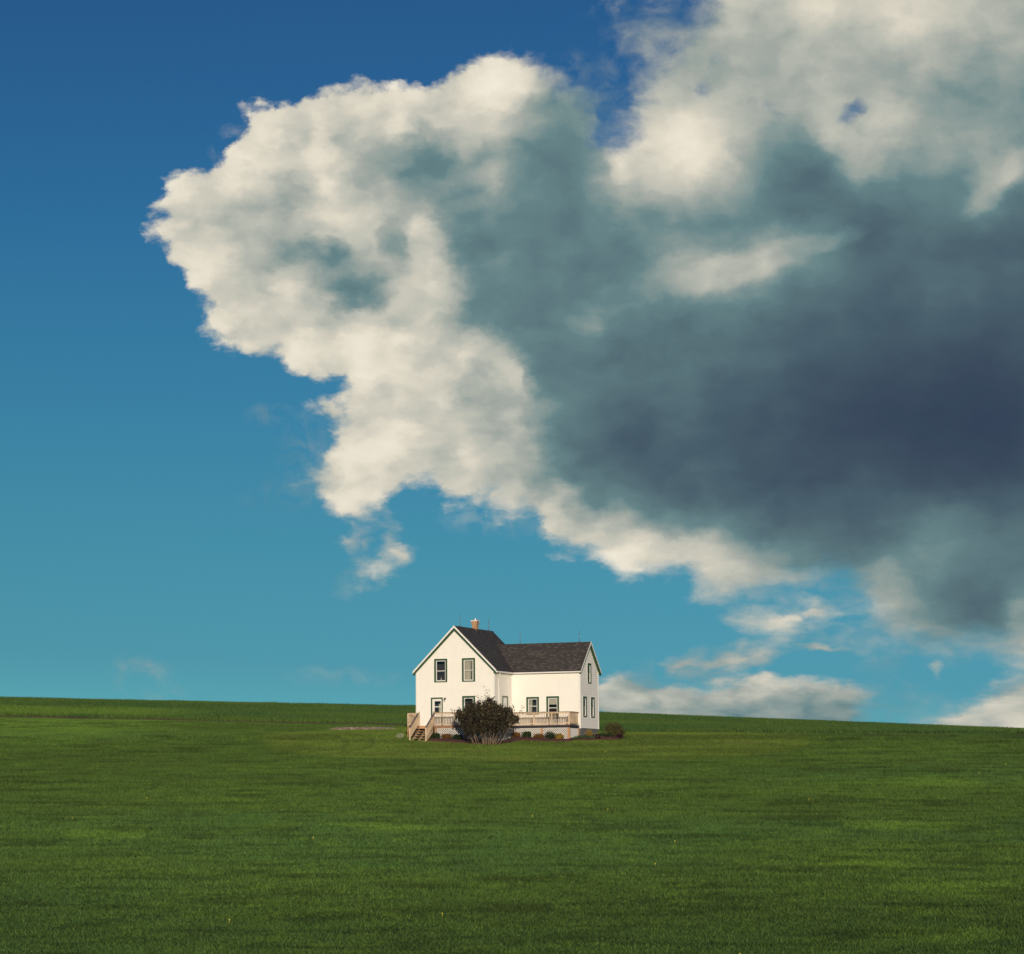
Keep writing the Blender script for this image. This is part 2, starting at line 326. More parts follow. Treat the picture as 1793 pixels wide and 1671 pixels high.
    out = T.mr(T.v('LENGTH', T.v('SUBTRACT', P, (0., .8, 0.))), 1.55, 2.3, 0., 1., True)
    gc = T.ramp(T.noise(d, 3.1, 6, .55), [(.3, srgb(90,112,122)), (.7, srgb(222,214,198))])
    a2 = T.m('ADD', T.m('MULTIPLY', a, T.m('SUBTRACT', 1., out)), T.m('MULTIPLY', ag, out))
    col = T.mix(a2, airm, T.mix(out, cc, gc))
    bg = T.new('ShaderNodeBackground'); T.put(bg.inputs[0], col); bg.inputs[1].default_value = 1.0
    o = T.new('ShaderNodeOutputWorld'); T.l.new(bg.outputs[0], o.inputs[0])

build_sky()

# ---------------------------------------------------------------- small value-noise helpers
def vnoise(x, y, seed=0):
    xi = np.floor(x).astype(np.int64); yi = np.floor(y).astype(np.int64)
    fx = x-xi; fy = y-yi; fx = fx*fx*(3-2*fx); fy = fy*fy*(3-2*fy)
    def h(a, b):
        n = (a*374761393 + b*668265263 + seed*974634777) & 0xffffffff
        n = ((n ^ (n >> 13)) * 1274126177) & 0xffffffff
        return ((n ^ (n >> 16)) & 0xffffff) / 16777216.
    return (h(xi,yi)*(1-fx)+h(xi+1,yi)*fx)*(1-fy)+(h(xi,yi+1)*(1-fx)+h(xi+1,yi+1)*fx)*fy
def fbm(x, y, seed=0, octaves=4, g=.5):
    s = 0; a = 1; t = 0
    for k in range(octaves):
        s = s + a*vnoise(x*2**k+17*k, y*2**k-9*k, seed+k); t += a; a *= g
    return s/t
def sstep(x, a, b):
    t = np.clip((x-a)/(b-a), 0, 1); return t*t*(3-2*t)

# ---------------------------------------------------------------- terrain
PROF = np.array([(-6000,-10),(-400,-3.2),(-60,-2.1),(-30,-2),(0,-1.8),(30,-4.2),(55,-5.9),(75,-5.6),(85,-5.0),(110,-2.9),(150,.65),(183,3.35),(188,3.92),(191,4.36),
                 (198,4.68),(208,5.2),(222,6.05),(240,7.0),(262,8.32),(275,8.7),(300,8.4),(400,5),(1000,-5),(6000,-60)], float)
def pchip(xq, X, Y):
    h = np.diff(X); dl = np.diff(Y)/h; m = np.zeros_like(Y)
    for i in range(1, len(X)-1):
        if dl[i-1]*dl[i] > 0:
            w1 = 2*h[i]+h[i-1]; w2 = h[i]+2*h[i-1]; m[i] = (w1+w2)/(w1/dl[i-1]+w2/dl[i])
    m[0] = dl[0]; m[-1] = dl[-1]
    xq = np.clip(xq, X[0], X[-1]); i = np.clip(np.searchsorted(X, xq)-1, 0, len(X)-2)
    t = (xq-X[i])/h[i]
    return (Y[i]*(2*t**3-3*t**2+1)+h[i]*m[i]*(t**3-2*t**2+t)+Y[i+1]*(3*t**2-2*t**3)+h[i]*m[i+1]*(t**3-t**2))
def height(x, y):
    x = np.asarray(x, float); y = np.asarray(y, float)
    z = pchip(y, PROF[:,0], PROF[:,1])
    tl = .006 + .0215*sstep(y, 190, 250)
    xc = np.clip(x, -160, 160)
    z = z - xc*tl - .0165*np.maximum(np.clip(x,-160,160)+6, 0)*sstep(y, 195, 255)
    calm = np.exp(-(((x+1)/16)**2+((y-190)/12)**2))
    far = sstep(y, 285, 245)*sstep(y, 0, 60)
    z = z + (1-calm)*far*(.34*(fbm(x/38, y/17, 3, 3)-.5) + .15*(fbm(x/5.5, y/2.6, 8, 4)-.5))
    return z
H1 = lambda x, y: float(height(np.array([x]), np.array([y]))[0])

# ---------------------------------------------------------------- object helpers
def tag(o, label=None, cat=None, group=None, kind=None):
    if label: o['label'] = label
    if cat: o['category'] = cat
    if group: o['group'] = group
    if kind: o['kind'] = kind
    return o
def empty(name, loc, rz=0, label=None, cat=None, group=None):
    e = bpy.data.objects.new(name, None); COL.objects.link(e); e.empty_display_size = .3
    e.location = loc; e.rotation_euler = (0, 0, rz)
    return tag(e, label, cat, group)
class MB:
    """collects faces; .build() links them as one mesh object"""
    def __init__(s, off=(0,0,0)): s.v = []; s.f = []; s.o = off
    def quad(s, *p):
        i = len(s.v); s.v += [tuple(a) for a in p]; s.f.append(tuple(range(i, i+len(p)))); return s
    def box(s, x0, x1, y0, y1, z0, z1):
        i = len(s.v)
        s.v += [(x0,y0,z0),(x1,y0,z0),(x1,y1,z0),(x0,y1,z0),(x0,y0,z1),(x1,y0,z1),(x1,y1,z1),(x0,y1,z1)]
        s.f += [tuple(i+k for k in q) for q in ((0,3,2,1),(4,5,6,7),(0,1,5,4),(1,2,6,5),(2,3,7,6),(3,0,4,7))]; return s
    def hexa(s, b, t):
        i = len(s.v); s.v += [tuple(q) for q in b]+[tuple(q) for q in t]; n = len(b)
        s.f += [tuple(i+k for k in range(n))[::-1], tuple(i+n+k for k in range(n))]
        s.f += [(i+k, i+(k+1)%n, i+n+(k+1)%n, i+n+k) for k in range(n)]; return s
    def bar(s, p, q, w, h, up=(0,0,1)):
        p = Vector(p); q = Vector(q); d = (q-p).normalized(); u = Vector(up); r = d.cross(u).normalized(); u = r.cross(d)
        c = [r*w/2*a+u*h/2*b for a, b in ((-1,-1),(1,-1),(1,1),(-1,1))]
        return s.hexa([p+k for k in c], [q+k for k in c])
    def tube(s, pts, rad, n=8, cap=True):
        pts = [Vector(p) for p in pts]; rad = [rad]*len(pts) if not hasattr(rad, '__len__') else rad
        i = len(s.v)
        for k, p in enumerate(pts):
            d = (pts[min(k+1, len(pts)-1)]-pts[max(k-1, 0)]).normalized()
            a = d.cross(Vector((0,.3,1)) if abs(d.z) < .9 else Vector((1,0,0))).normalized(); b = d.cross(a)
            s.v += [tuple(p+(a*math.cos(t)+b*math.sin(t))*rad[k]) for t in (2*math.pi*j/n for j in range(n))]
        for k in range(len(pts)-1):
            s.f += [(i+k*n+j, i+k*n+(j+1)%n, i+(k+1)*n+(j+1)%n, i+(k+1)*n+j) for j in range(n)]
        if cap: s.f += [tuple(i+j for j in range(n))[::-1], tuple(i+(len(pts)-1)*n+j for j in range(n))]
        return s
    def lathe(s, c, prof, n=12):
        return s.tube([(c[0], c[1], c[2]+z) for r, z in prof], [r for r, z in prof], n)
    def build(s, name, mat, parent=None, bevel=0, smooth=False, label=None):
        me = bpy.data.meshes.new(name); o = s.o
        me.from_pydata([(a-o[0], b-o[1], c-o[2]) for a, b, c in s.v], [], s.f)
        me.materials.append(mat)
        if smooth: me.polygons.foreach_set('use_smooth', [True]*len(me.polygons))
        ob = bpy.data.objects.new(name, me); COL.objects.link(ob)
        if parent: ob.parent = parent
        if bevel:
            m = ob.modifiers.new('bevel', 'BEVEL'); m.width = bevel; m.segments = 2; m.limit_method = 'ANGLE'; m.angle_limit = R(40)
        if label: ob['label'] = label
        return ob

# ---------------------------------------------------------------- materials
def mat(name, fn):
    m = bpy.data.materials.new(name); m.use_nodes = True; m.node_tree.nodes.clear(); T = NT(m.node_tree)
    b = T.new('ShaderNodeBsdfPrincipled'); o = T.new('ShaderNodeOutputMaterial'); T.l.new(b.outputs[0], o.inputs[0])
    fn(T, b, o); return m
def obj_co(T): return T.new('ShaderNodeTexCoord').outputs['Object']
def bump(T, b, h, strength=.3, dist=.01):
    n = T.new('ShaderNodeBump'); n.inputs['Strength'].default_value = strength; n.inputs['Distance'].default_value = dist
    T.put(n.inputs['Height'], h); T.l.new(n.outputs[0], b.inputs['Normal'])
def painted(name, col, rough=.5, var=.06, dirt=None, grain=0):
    def f(T, b, o):
        co = obj_co(T)
        n = T.noise(T.v('MULTIPLY', co, (1.,1.,.5)), 2.2, 5, .6)
        k = T.mr(n, .3, .7, 1-var, 1+var)
        c = T.v('SCALE', tuple(col[:3]), k)
        if dirt:
            c = T.mix(T.mr(T.noise(T.v('MULTIPLY', co, (6.,6.,1.2)), 1.6, 6, .65), .52, .78, 0, .45), c, (*dirt, 1))
        T.put(b.inputs['Base Color'], c); b.inputs['Roughness'].default_value = rough
    return mat(name, f)
def wood(name, c1, c2, axis=0, rough=.75):
    def f(T, b, o):
        co = obj_co(T); sc_ = [28., 28., 28.]; sc_[axis] = 1.6
        n = T.noise(T.v('MULTIPLY', co, tuple(sc_)), 1., 6, .62)
        n2 = T.noise(co, 1.3, 3, .5)
        c = T.mix(T.mr(n, .3, .7), (*c1, 1), (*c2, 1))
        c = T.v('SCALE', c, T.mr(n2, .3, .7, .78, 1.2))
        T.put(b.inputs['Base Color'], c); b.inputs['Roughness'].default_value = rough
        bump(T, b, n, .3, .004)
    return mat(name, f)
def shingle(name, ax, base, light, amt):
    """asphalt shingles laid in courses; ax is the axis that runs along the ridge"""
    def f(T, b, o):
        co = T.sep(obj_co(T)); run = co[ax]
        vec = T.xyz(T.m('MULTIPLY', run, 1.), T.m('MULTIPLY', co[2], 1.42), 0.)
        br = T.new('ShaderNodeTexBrick'); T.put(br.inputs['Vector'], vec)
        br.offset = .5; br.inputs['Scale'].default_value = 1.; br.inputs['Brick Width'].default_value = .26; br.inputs['Row Height'].default_value = .17
        br.inputs['Mortar Size'].default_value = .014; br.inputs['Mortar Smooth'].default_value = .2; br.inputs['Bias'].default_value = 0
        br.inputs['Color1'].default_value = (0,0,0,1); br.inputs['Color2'].default_value = (1,1,1,1); br.inputs['Mortar'].default_value = (.1,.1,.1,1)
        t = T.sep(br.outputs['Color'])[0]
        wear = T.noise(T.v('MULTIPLY', vec, (1., 1.6, 1.)), 2.6, 5, .6)
        spk = T.noise(vec, 34., 2, .5)
        k = T.m('MULTIPLY', T.mr(t, .35, .95), T.mr(wear, .36, .6, .6, 1.))
        c = T.mix(T.m('MULTIPLY', k, amt), (*base, 1), (*light, 1))
        c = T.v('SCALE', c, T.mr(spk, .3, .7, .72, 1.28))
        c = T.v('SCALE', c, T.m('SUBTRACT', 1., T.m('MULTIPLY', br.outputs['Fac'], .5)))
        T.put(b.inputs['Base Color'], c); b.inputs['Roughness'].default_value = .93
        b.inputs['Specular IOR Level'].default_value = .2
        bump(T, b, T.m('MULTIPLY_ADD', t, .5, T.m('SUBTRACT', 1., br.outputs['Fac'])), .5, .012)
    return mat(name, f)
def brickmat():
    def f(T, b, o):
        co = T.sep(obj_co(T))
        vec = T.xyz(T.m('ADD', co[0], co[1]), co[2], 0.)
        br = T.new('ShaderNodeTexBrick'); T.put(br.inputs['Vector'], vec); br.inputs['Scale'].default_value = 1.
        br.inputs['Brick Width'].default_value = .21; br.inputs['Row Height'].default_value = .075; br.inputs['Mortar Size'].default_value = .009
        br.inputs['Color1'].default_value = (.46,.245,.11,1); br.inputs['Color2'].default_value = (.33,.145,.065,1); br.inputs['Mortar'].default_value = (.45,.36,.25,1)
        st = T.mr(T.noise(T.v('MULTIPLY', vec, (5., 1.4, 1.)), 1.5, 5, .6), .5, .75)
        c = T.mix(T.m('MULTIPLY', st, .55), br.outputs['Color'], (.12,.045,.02,1))
        T.put(b.inputs['Base Color'], c); b.inputs['Roughness'].default_value = .9
        bump(T, b, T.m('SUBTRACT', 1., br.outputs['Fac']), .5, .01)
    return mat('chimney_brick', f)
def glassmat():
    def f(T, b, o):
        T.n.remove(b)
        tr = T.new('ShaderNodeBsdfTransparent'); tr.inputs[0].default_value = (.72,.75,.76,1)
        g = T.new('ShaderNodeBsdfGlossy'); g.inputs['Roughness'].default_value = .03
        fr = T.new('ShaderNodeFresnel'); fr.inputs[0].default_value = 1.5
        wv = T.noise(obj_co(T), 1.7, 2, .5); bp = T.new('ShaderNodeBump'); bp.inputs['Strength'].default_value = .05; bp.inputs['Distance'].default_value = .02
        T.put(bp.inputs['Height'], wv); T.l.new(bp.outputs[0], g.inputs['Normal'])
        mx = T.new('ShaderNodeMixShader'); T.put(mx.inputs[0], T.m('MULTIPLY_ADD', fr.outputs[0], .8, .01))
        T.l.new(tr.outputs[0], mx.inputs[1]); T.l.new(g.outputs[0], mx.inputs[2]); T.l.new(mx.outputs[0], o.inputs[0])
    return mat('window_glass', f)
def leafmat(name, cols, trans=.25, nscale=7., rough=.6):
    """leaf colours vary from leaf to leaf and clump to clump"""
    def f(T, b, o):
        at = T.new('ShaderNodeAttribute'); at.attribute_name = 'leaf'
        t = T.sep(at.outputs['Vector'])[0]
        n = T.noise(obj_co(T), nscale, 3, .6)
        c = T.ramp(T.m('MULTIPLY_ADD', T.m('SUBTRACT', n, .5), .7, t), [(i/(len(cols)-1), c) for i, c in enumerate(cols)])
        T.put(b.inputs['Base Color'], c); b.inputs['Roughness'].default_value = rough; b.inputs['Specular IOR Level'].default_value = .3
        tl = T.new('ShaderNodeBsdfTranslucent'); T.put(tl.inputs[0], c)
        mx = T.new('ShaderNodeMixShader'); mx.inputs[0].default_value = trans
        T.l.new(b.outputs[0], mx.inputs[1]); T.l.new(tl.outputs[0], mx.inputs[2]); T.l.new(mx.outputs[0], o.inputs[0])
    return mat(name, f)

M = {}
M['siding'] = painted('cream_white_siding', (.80,.77,.70), .5, .03)
M['white'] = painted('white_trim_paint', (.74,.72,.67), .45, .03)
M['green'] = painted('dark_green_trim', (.016,.062,.024), .5, .12)
M['sash'] = painted('window_sash_white', (.72,.70,.65), .4, .03)
M['curtain'] = painted('pale_curtain_cloth', (.62,.56,.45), .9, .08)
M['interior'] = painted('room_shade', (.055,.045,.05), .9, .1)  # darkness of the rooms is put into this wall and floor colour
M['conc'] = painted('grey_foundation', (.13,.125,.12), .9, .2, dirt=(.05,.05,.045))
M['roof1'] = shingle('shingles_house', 1, (.053,.048,.050), (.092,.083,.080), .8)
M['roof2'] = shingle('shingles_wing', 0, (.055,.048,.046), (.15,.130,.108), .55)
M['brick'] = brickmat()
M['glass'] = glassmat()
M['metal'] = painted('dark_rod_metal', (.05,.045,.045), .5, .1)
M['bulb'] = painted('white_glass_ball', (.42,.45,.48), .2, .02)
M['lamp'] = painted('black_lamp_metal', (.015,.013,.012), .4, .1)
M['woodp'] = wood('weathered_rail_wood', (.61,.47,.32), (.45,.33,.21), 2)
M['woodh'] = wood('weathered_cap_wood', (.36,.25,.17), (.22,.15,.105), 0)
M['woodb'] = wood('brown_deck_boards', (.34,.19,.10), (.22,.12,.07), 0)
M['woodo'] = wood('orange_post_wood', (.50,.29,.15), (.38,.20,.10), 2)
M['woodg'] = wood('grey_handrail_wood', (.17,.135,.12), (.11,.088,.082), 1)
M['fascia'] = wood('black_fascia_boards', (.024,.024,.032), (.012,.012,.018), 0, .6)  # near-black tone for the right rim joists
M['lattice'] = painted('white_vinyl_lattice', (.74,.71,.66), .5, .03)
M['under'] = painted('under_deck_shade', (.018,.015,.013), 1, .2)  # near-black colour standing for the shade beneath the deck

# ---------------------------------------------------------------- the house
YAW = 0.3828
HX, HY, HZ = -6.8974, 190.9753, 4.79
Wm, Ww, w1, Dw, He, Hr, Hw = 6.003, 5.234, 3.207, 3.723, 4.203, 7.182, 6.089
SLM = (Hr-He)/(Wm/2); SLW = (Hw-He)/(Dw/2); AR = Wm+Ww; BR = w1+Dw; BM = w1+Dw/2
OV, OF = .19, .16
def W(a, b, z=0.):        # house plan coordinates -> world
    c, s = math.cos(YAW), math.sin(YAW)
    return Vector((HX+a*c+b*s, HY-a*s+b*c, HZ+z))
def G(a, b):              # height of the ground in house coordinates
    p = W(a, b); return H1(p.x, p.y)-HZ

house = empty('farmhouse', (HX, HY, HZ), -YAW, 'two storey cream white clapboard farmhouse with dark shingle gable roofs and green window trim', 'house')

def siding(mb, P, wid, z0, z1, holes=(), step=.15, lap=.024):
    """P(u, z, out) -> point; wid(z) -> (u0, u1)"""
    zs = [z0+k*step for k in range(int((z1-z0)/step)+1)]+[z1]
    cuts = sorted(set([z for h in holes for z in (h[2], h[3])]))
    for za, zb in zip(zs[:-1], zs[1:]):
        if zb-za < 1e-4: continue
        lv = [za]+[c for c in cuts if za+1e-4 < c < zb-1e-4]+[zb]
        of = lambda z: lap*(1-(z-za)/(zb-za))
        for a, b in zip(lv[:-1], lv[1:]):
            (l0, r0), (l1, r1) = wid(a), wid(b); m = (a+b)/2
            hs = sorted((h[0], h[1]) for h in holes if h[2] < m < h[3])
            segs = []; L0, L1 = l0, l1
            for h0, h1 in hs: segs.append((L0, h0, L1, h0)); L0 = L1 = h1
            segs.append((L0, r0, L1, r1))
            for q0, q1, t0, t1 in segs:
                if q1-q0 > 1e-3 or t1-t0 > 1e-3: mb.quad(P(q0,a,of(a)), P(q1,a,of(a)), P(t1,b,of(b)), P(t0,b,of(b)))
        l, r = wid(za); mb.quad(P(l,za,0), P(r,za,0), P(r,za,lap), P(l,za,lap))

Fr = lambda b0: (lambda u, z, o: (u, b0-o, z))         # walls that face the field
Rt = lambda a0: (lambda u, z, o: (a0+o, u, z))         # walls that face right
Lf = lambda a0: (lambda u, z, o: (a0-o, u, z))
Bk = lambda b0: (lambda u, z, o: (u, b0+o, z))

# openings: name, plane, u0, u1, z0, z1 (outer edge of the green casing)
WIN = [('M', 1.41, 2.41, 3.30, 4.96, 'dark'), ('M', 3.55, 4.55, 3.30, 4.96, 'drawn'), ('M', 3.56, 4.54, .68, 2.29, 'dark'),
       ('W', 7.15, 8.11, 1.00, 2.25, 'left'), ('W', 8.68, 9.64, .69, 2.27, 'blind'),
       ('E', 4.64, 5.38, 3.20, 4.63, 'dark'), ('E', 3.67, 4.40, .80, 2.24, 'right'), ('E', 5.26, 5.99, .79, 2.23, 'right')]
PL = {'M': Fr(0), 'W': Fr(w1), 'E': Rt(AR)}
cw = .125
hole = lambda k: [(u0+cw*.7, u1-cw*.7, z0+cw*.7, z1-cw*.7) for p, u0, u1, z0, z1, c in WIN if p == k]
doorM = (1.19, 2.02, .20, 2.18)
mb = MB()
gable = lambda z: (max(0, (z-He)/SLM), Wm-max(0, (z-He)/SLM))
wg = lambda z: (w1+max(0, (z-He)/SLW), BR-max(0, (z-He)/SLW))
siding(mb, Fr(0), gable, 0, Hr-.01, hole('M')+[(1.24,1.97,.2,2.13)])
siding(mb, Rt(Wm), lambda z: (0, w1), 0, He, [(1.53,2.33,.2,2.2)])
siding(mb, Fr(w1), lambda z: (Wm, AR), 0, He, hole('W'))
siding(mb, Rt(AR), wg, 0, Hw-.01, hole('E'))
siding(mb, Lf(0), lambda z: (0, BR), 0, He)
siding(mb, Bk(BR), gable, 0, Hr-.01)
siding(mb, Bk(BR+.002), lambda z: (Wm, AR), 0, He)
mb.build('wall', M['siding'], house)
# corner boards
t = .03
def boardset(*bs):
    mb = MB()
    for (a0,a1,b0,b1) in bs: mb.box(a0,a1,b0,b1,-.03,He-.02)
    mb.build('corner_board', M['white'], house)
boardset((-t,.09,-t,-.0005),(-t,-.0005,-.0005,.09)); boardset((Wm-.09,Wm+t,-t,-.0005),(Wm+.0005,Wm+t,-.0005,.09)); boardset((AR-.09,AR+t,w1-t,w1-.0005),(AR+.0005,AR+t,w1-.0005,w1+.09))
boardset((AR+.0005,AR+t,BR-.09,BR+.0005),(AR-.09,AR+t,BR+.0005,BR+t)); boardset((-t,.09,BR+.0005,BR+t)); boardset((Wm+.0145,Wm+.07,w1-t,w1-.015))
# foundation
mb = MB(); mb.box(.06,Wm-.06,.06,BR-.06,-1.5,-.002); mb.box(Wm-.055,AR-.05,w1+.06,BR-.055,-1.5,-.003)
mb.build('foundation', M['conc'], house)
# inside walls of the rooms behind the windows
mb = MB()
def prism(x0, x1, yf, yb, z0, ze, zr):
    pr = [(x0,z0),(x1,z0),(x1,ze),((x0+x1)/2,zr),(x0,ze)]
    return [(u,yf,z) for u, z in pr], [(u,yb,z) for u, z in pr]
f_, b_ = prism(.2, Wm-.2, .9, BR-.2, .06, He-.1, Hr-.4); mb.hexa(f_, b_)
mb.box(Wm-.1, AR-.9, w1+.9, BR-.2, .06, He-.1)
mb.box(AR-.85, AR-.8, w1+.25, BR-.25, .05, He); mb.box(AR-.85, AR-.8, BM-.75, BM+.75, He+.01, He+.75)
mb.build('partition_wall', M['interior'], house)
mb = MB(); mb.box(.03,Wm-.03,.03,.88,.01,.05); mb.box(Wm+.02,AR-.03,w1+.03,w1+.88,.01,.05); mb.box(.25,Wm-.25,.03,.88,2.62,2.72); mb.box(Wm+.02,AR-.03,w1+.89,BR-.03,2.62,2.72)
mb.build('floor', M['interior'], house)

def window(plane, u0, u1, z0, z1, kind, nm='window'):
    P = PL[plane]
    def bx(mb, ua, ub, za, zb, o0, o1):
        mb.hexa([P(ua,za,o0),P(ub,za,o0),P(ub,zb,o0),P(ua,zb,o0)], [P(ua,za,o1),P(ub,za,o1),P(ub,zb,o1),P(ua,zb,o1)])
    g = MB(); o = .055
    bx(g,u0,u0+cw,z0,z1,-.02,o); bx(g,u1-cw,u1,z0,z1,-.02,o); bx(g,u0+cw,u1-cw,z1-cw,z1,-.02,o+.003); bx(g,u0+cw,u1-cw,z0,z0+cw*.55,-.02,o+.02)
    root = g.build(nm, M['green'], house)
    j = MB(); e = .028                                   # pale moulding round the casing
    bx(j,u0-e,u0-.0005,z0-e,z1+e,-.01,.03); bx(j,u1+.0005,u1+e,z0-e,z1+e,-.01,.03); bx(j,u0,u1,z1+.0005,z1+e,-.01,.03); bx(j,u0,u1,z0-e,z0-.0005,-.01,.03)
    j.build('moulding', M['white'], root)
    a0, a1, c0, c1 = u0+cw+.001, u1-cw-.001, z0+cw*.55+.001, z1-cw-.001; fw = .05 if plane != 'E' else .03; mid = (c0+c1)/2
    s = MB()
    bx(s,a0,a0+fw,c0,c1,-.05,.022); bx(s,a1-fw,a1,c0,c1,-.05,.022); bx(s,a0+fw,a1-fw,c1-fw,c1,-.05,.022); bx(s,a0+fw,a1-fw,c0,c0+fw*1.3,-.05,.026)
    bx(s,a0+fw,a1-fw,mid-.022,mid+.022,-.045,.014)
    s.build('sash', M['sash'], root)
    for q0, q1, d in ((c0+fw*1.3,mid-.022,-.03),(mid+.022,c1-fw,-.012)):
        p = MB(); p.quad(P(a0+fw,q0,d),P(a1-fw,q0,d),P(a1-fw,q1,d),P(a0+fw,q1,d)); p.build('pane', M['glass'], root)
    def drape(ua, ub, za, zb, ph=0, taper=0):
        c = MB(); n = max(6, int((ub-ua)/.018)); pts = []
        for i in range(n+1):
            u = ua+(ub-ua)*i/n; d = -.14-.022*math.sin(i*1.25+ph)-.01*math.sin(i*.43+ph)
            pts.append((u, d))
        for (u_, d_), (v_, e_) in zip(pts[:-1], pts[1:]):
            k = lambda u: ub-(ub-u)*(1-taper) if taper > 0 else ua+(u-ua)*(1+taper)
            c.quad(P(k(u_),za,d_),P(k(v_),za,e_),P(v_,zb,e_),P(u_,zb,d_))
        c.build('curtain', M['curtain'], root, smooth=True)
    if kind == 'drawn':
        drape(a0,a0+.47*(u1-u0),c0,c1); drape(a1-.24*(u1-u0),a1,c0,c1,2,.12)
    elif kind == 'left': drape(a0,a0+.28,c0,c1,1,-.25)
    elif kind == 'right': drape(a1-.10,a1,c0,c1,1,.15)
    elif kind == 'blind':
        c = MB(); bx(c,a0+.02,a1-.02,c1-.42,c1-.02,-.11,-.10); bx(c,a0+.02,a1-.02,c1-.45,c1-.42,-.12,-.09); c.build('roller_blind', M['curtain'], root)
    elif kind == 'dark':
        if plane == 'M' and z0 > 3:
            c = MB(); m_ = (u0+u1)/2-.03; q = P(m_, c0+.08, -.1); c.lathe(q, [(.05,0),(.06,.04),(.025,.09),(.035,.16),(.01,.2)], 8); c.build('ornament', M['curtain'], root)
for w_ in WIN: window(*w_)

# white door with a split light, on the front of the house
def door(P, u0, u1, z0, z1, glass=True, nm='door'):
    def bx(mb, ua, ub, za, zb, o0, o1):
        mb.hexa([P(ua,za,o0),P(ub,za,o0),P(ub,zb,o0),P(ua,zb,o0)], [P(ua,za,o1),P(ub,za,o1),P(ub,zb,o1),P(ua,zb,o1)])
    d = MB(); c = .05
    if glass:
        g0, g1, h0, h1 = u0+.22, u1-.13, z0+.98, z1-.21
        bx(d,u0+c,g0,z0+.02,z1-c,-.04,.012); bx(d,g1,u1-c,z0+.02,z1-c,-.04,.012); bx(d,g0,g1,z0+.02,h0,-.04,.012); bx(d,g0,g1,h1,z1-c,-.04,.012)
        m = (h0+h1)/2; bx(d,g0,g1,m-.03,m+.03,-.035,.016)
    else:
        bx(d,u0+c,u1-c,z0+.02,z1-c,-.04,.012)
        bx(d,u0+.17,u1-.17,z0+.25,z0+.9,.012,.02); bx(d,u0+.17,u1-.17,z0+1.1,z1-.3,.012,.02)
    root = d.build(nm, M['white'], house)
    f = MB(); bx(f,u0-.045,u0+c-.001,z0,z1,-.02,.05); bx(f,u1-c+.001,u1+.03,z0,z1,-.02,.05); bx(f,u0-.045,u1+.03,z1-c+.001,z1+.045,-.02,.053)
    f.build('door_frame', M['green'], root)
    if glass:
        for q0, q1 in ((h0,m-.03),(m+.03,h1)):
            p = MB(); p.quad(P(g0,q0,-.01),P(g1,q0,-.01),P(g1,q1,-.01),P(g0,q1,-.01)); p.build('pane', M['glass'], root)
        p = MB(); bx(p,g0+.29,g0+.42,h0+.0,h1-.18,-.12,-.09); p.build('curtain', M['curtain'], root)
    k = MB(); q = Vector(P(u0+.12,z0+.95,.012)); n = Vector(P(0,0,1))-Vector(P(0,0,0)); k.tube([q, q+n*.05, q+n*.07], [.02,.03,.02], 8); k.build('handle', M['lamp'], root)
door(Fr(0), 1.19, 2.02, .20, 2.18)
door(Rt(Wm), 1.48, 2.38, .20, 2.26, False)

# lamp by the door
mb = MB(); mb.box(2.19,2.29,-.03,-.0135,2.08,2.2); mb.tube([(2.24,-.03,2.15),(2.24,-.13,2.19),(2.24,-.16,2.16)], .016, 6); mb.lathe((2.24,-.16,2.02), [(.03,0),(.065,.02),(.06,.10),(.02,.15)], 10)
lm = mb.build('wall_lamp', M['lamp'], house)
MB().lathe((2.24,-.16,1.93), [(.02,0),(.045,.03),(.03,.088)], 8).build('bulb', M['bulb'], lm)

# roofs
th = .11; top = .05
mb = MB()
def slab(mb, A, B, C, D, n):
    n = Vector(n).normalized(); q = [Vector(p) for p in (A,B,C,D)]
    mb.hexa([p-n*(th-top) for p in q], [p+n*top for p in q])
ez = He-OV*SLM
slab(mb, (Wm/2,-OF,Hr),(Wm/2,BR+OF,Hr),(Wm+OV,BR+OF,ez),(Wm+OV,-OF,ez), (SLM,0,1))
slab(mb, (Wm/2,-OF,Hr),(-OV,-OF,ez),(-OV,BR+OF,ez),(Wm/2,BR+OF,Hr), (-SLM,0,1))
roof = mb.build('roof', M['roof1'], house)
mb = MB(); mb.tube([(Wm/2,-OF+.01,Hr+.055),(Wm/2,BR+OF-.01,Hr+.055)], .045, 8); mb.build('ridge_cap', M['roof1'], roof)
mb = MB(); av = Wm/2+(Hr-Hw)/SLM-.12; ew = He-OV*SLW
slab(mb, (av,BM,Hw),(Wm-.1,w1-OV,ew),(AR+OF,w1-OV,ew),(AR+OF,BM,Hw), (0,-SLW,1))
slab(mb, (av,BM,Hw),(AR+OF,BM,Hw),(AR+OF,BR+OV,ew),(Wm-.1,BR+OV,ew), (0,SLW,1))
roof2 = mb.build('roof', M['roof2'], house, label='grey brown speckled shingle roof of the side wing')
mb = MB(); mb.tube([(av+.1,BM,Hw+.05),(AR+OF-.01,BM,Hw+.05)], .04, 8); mb.build('ridge_cap', M['roof2'], roof2)
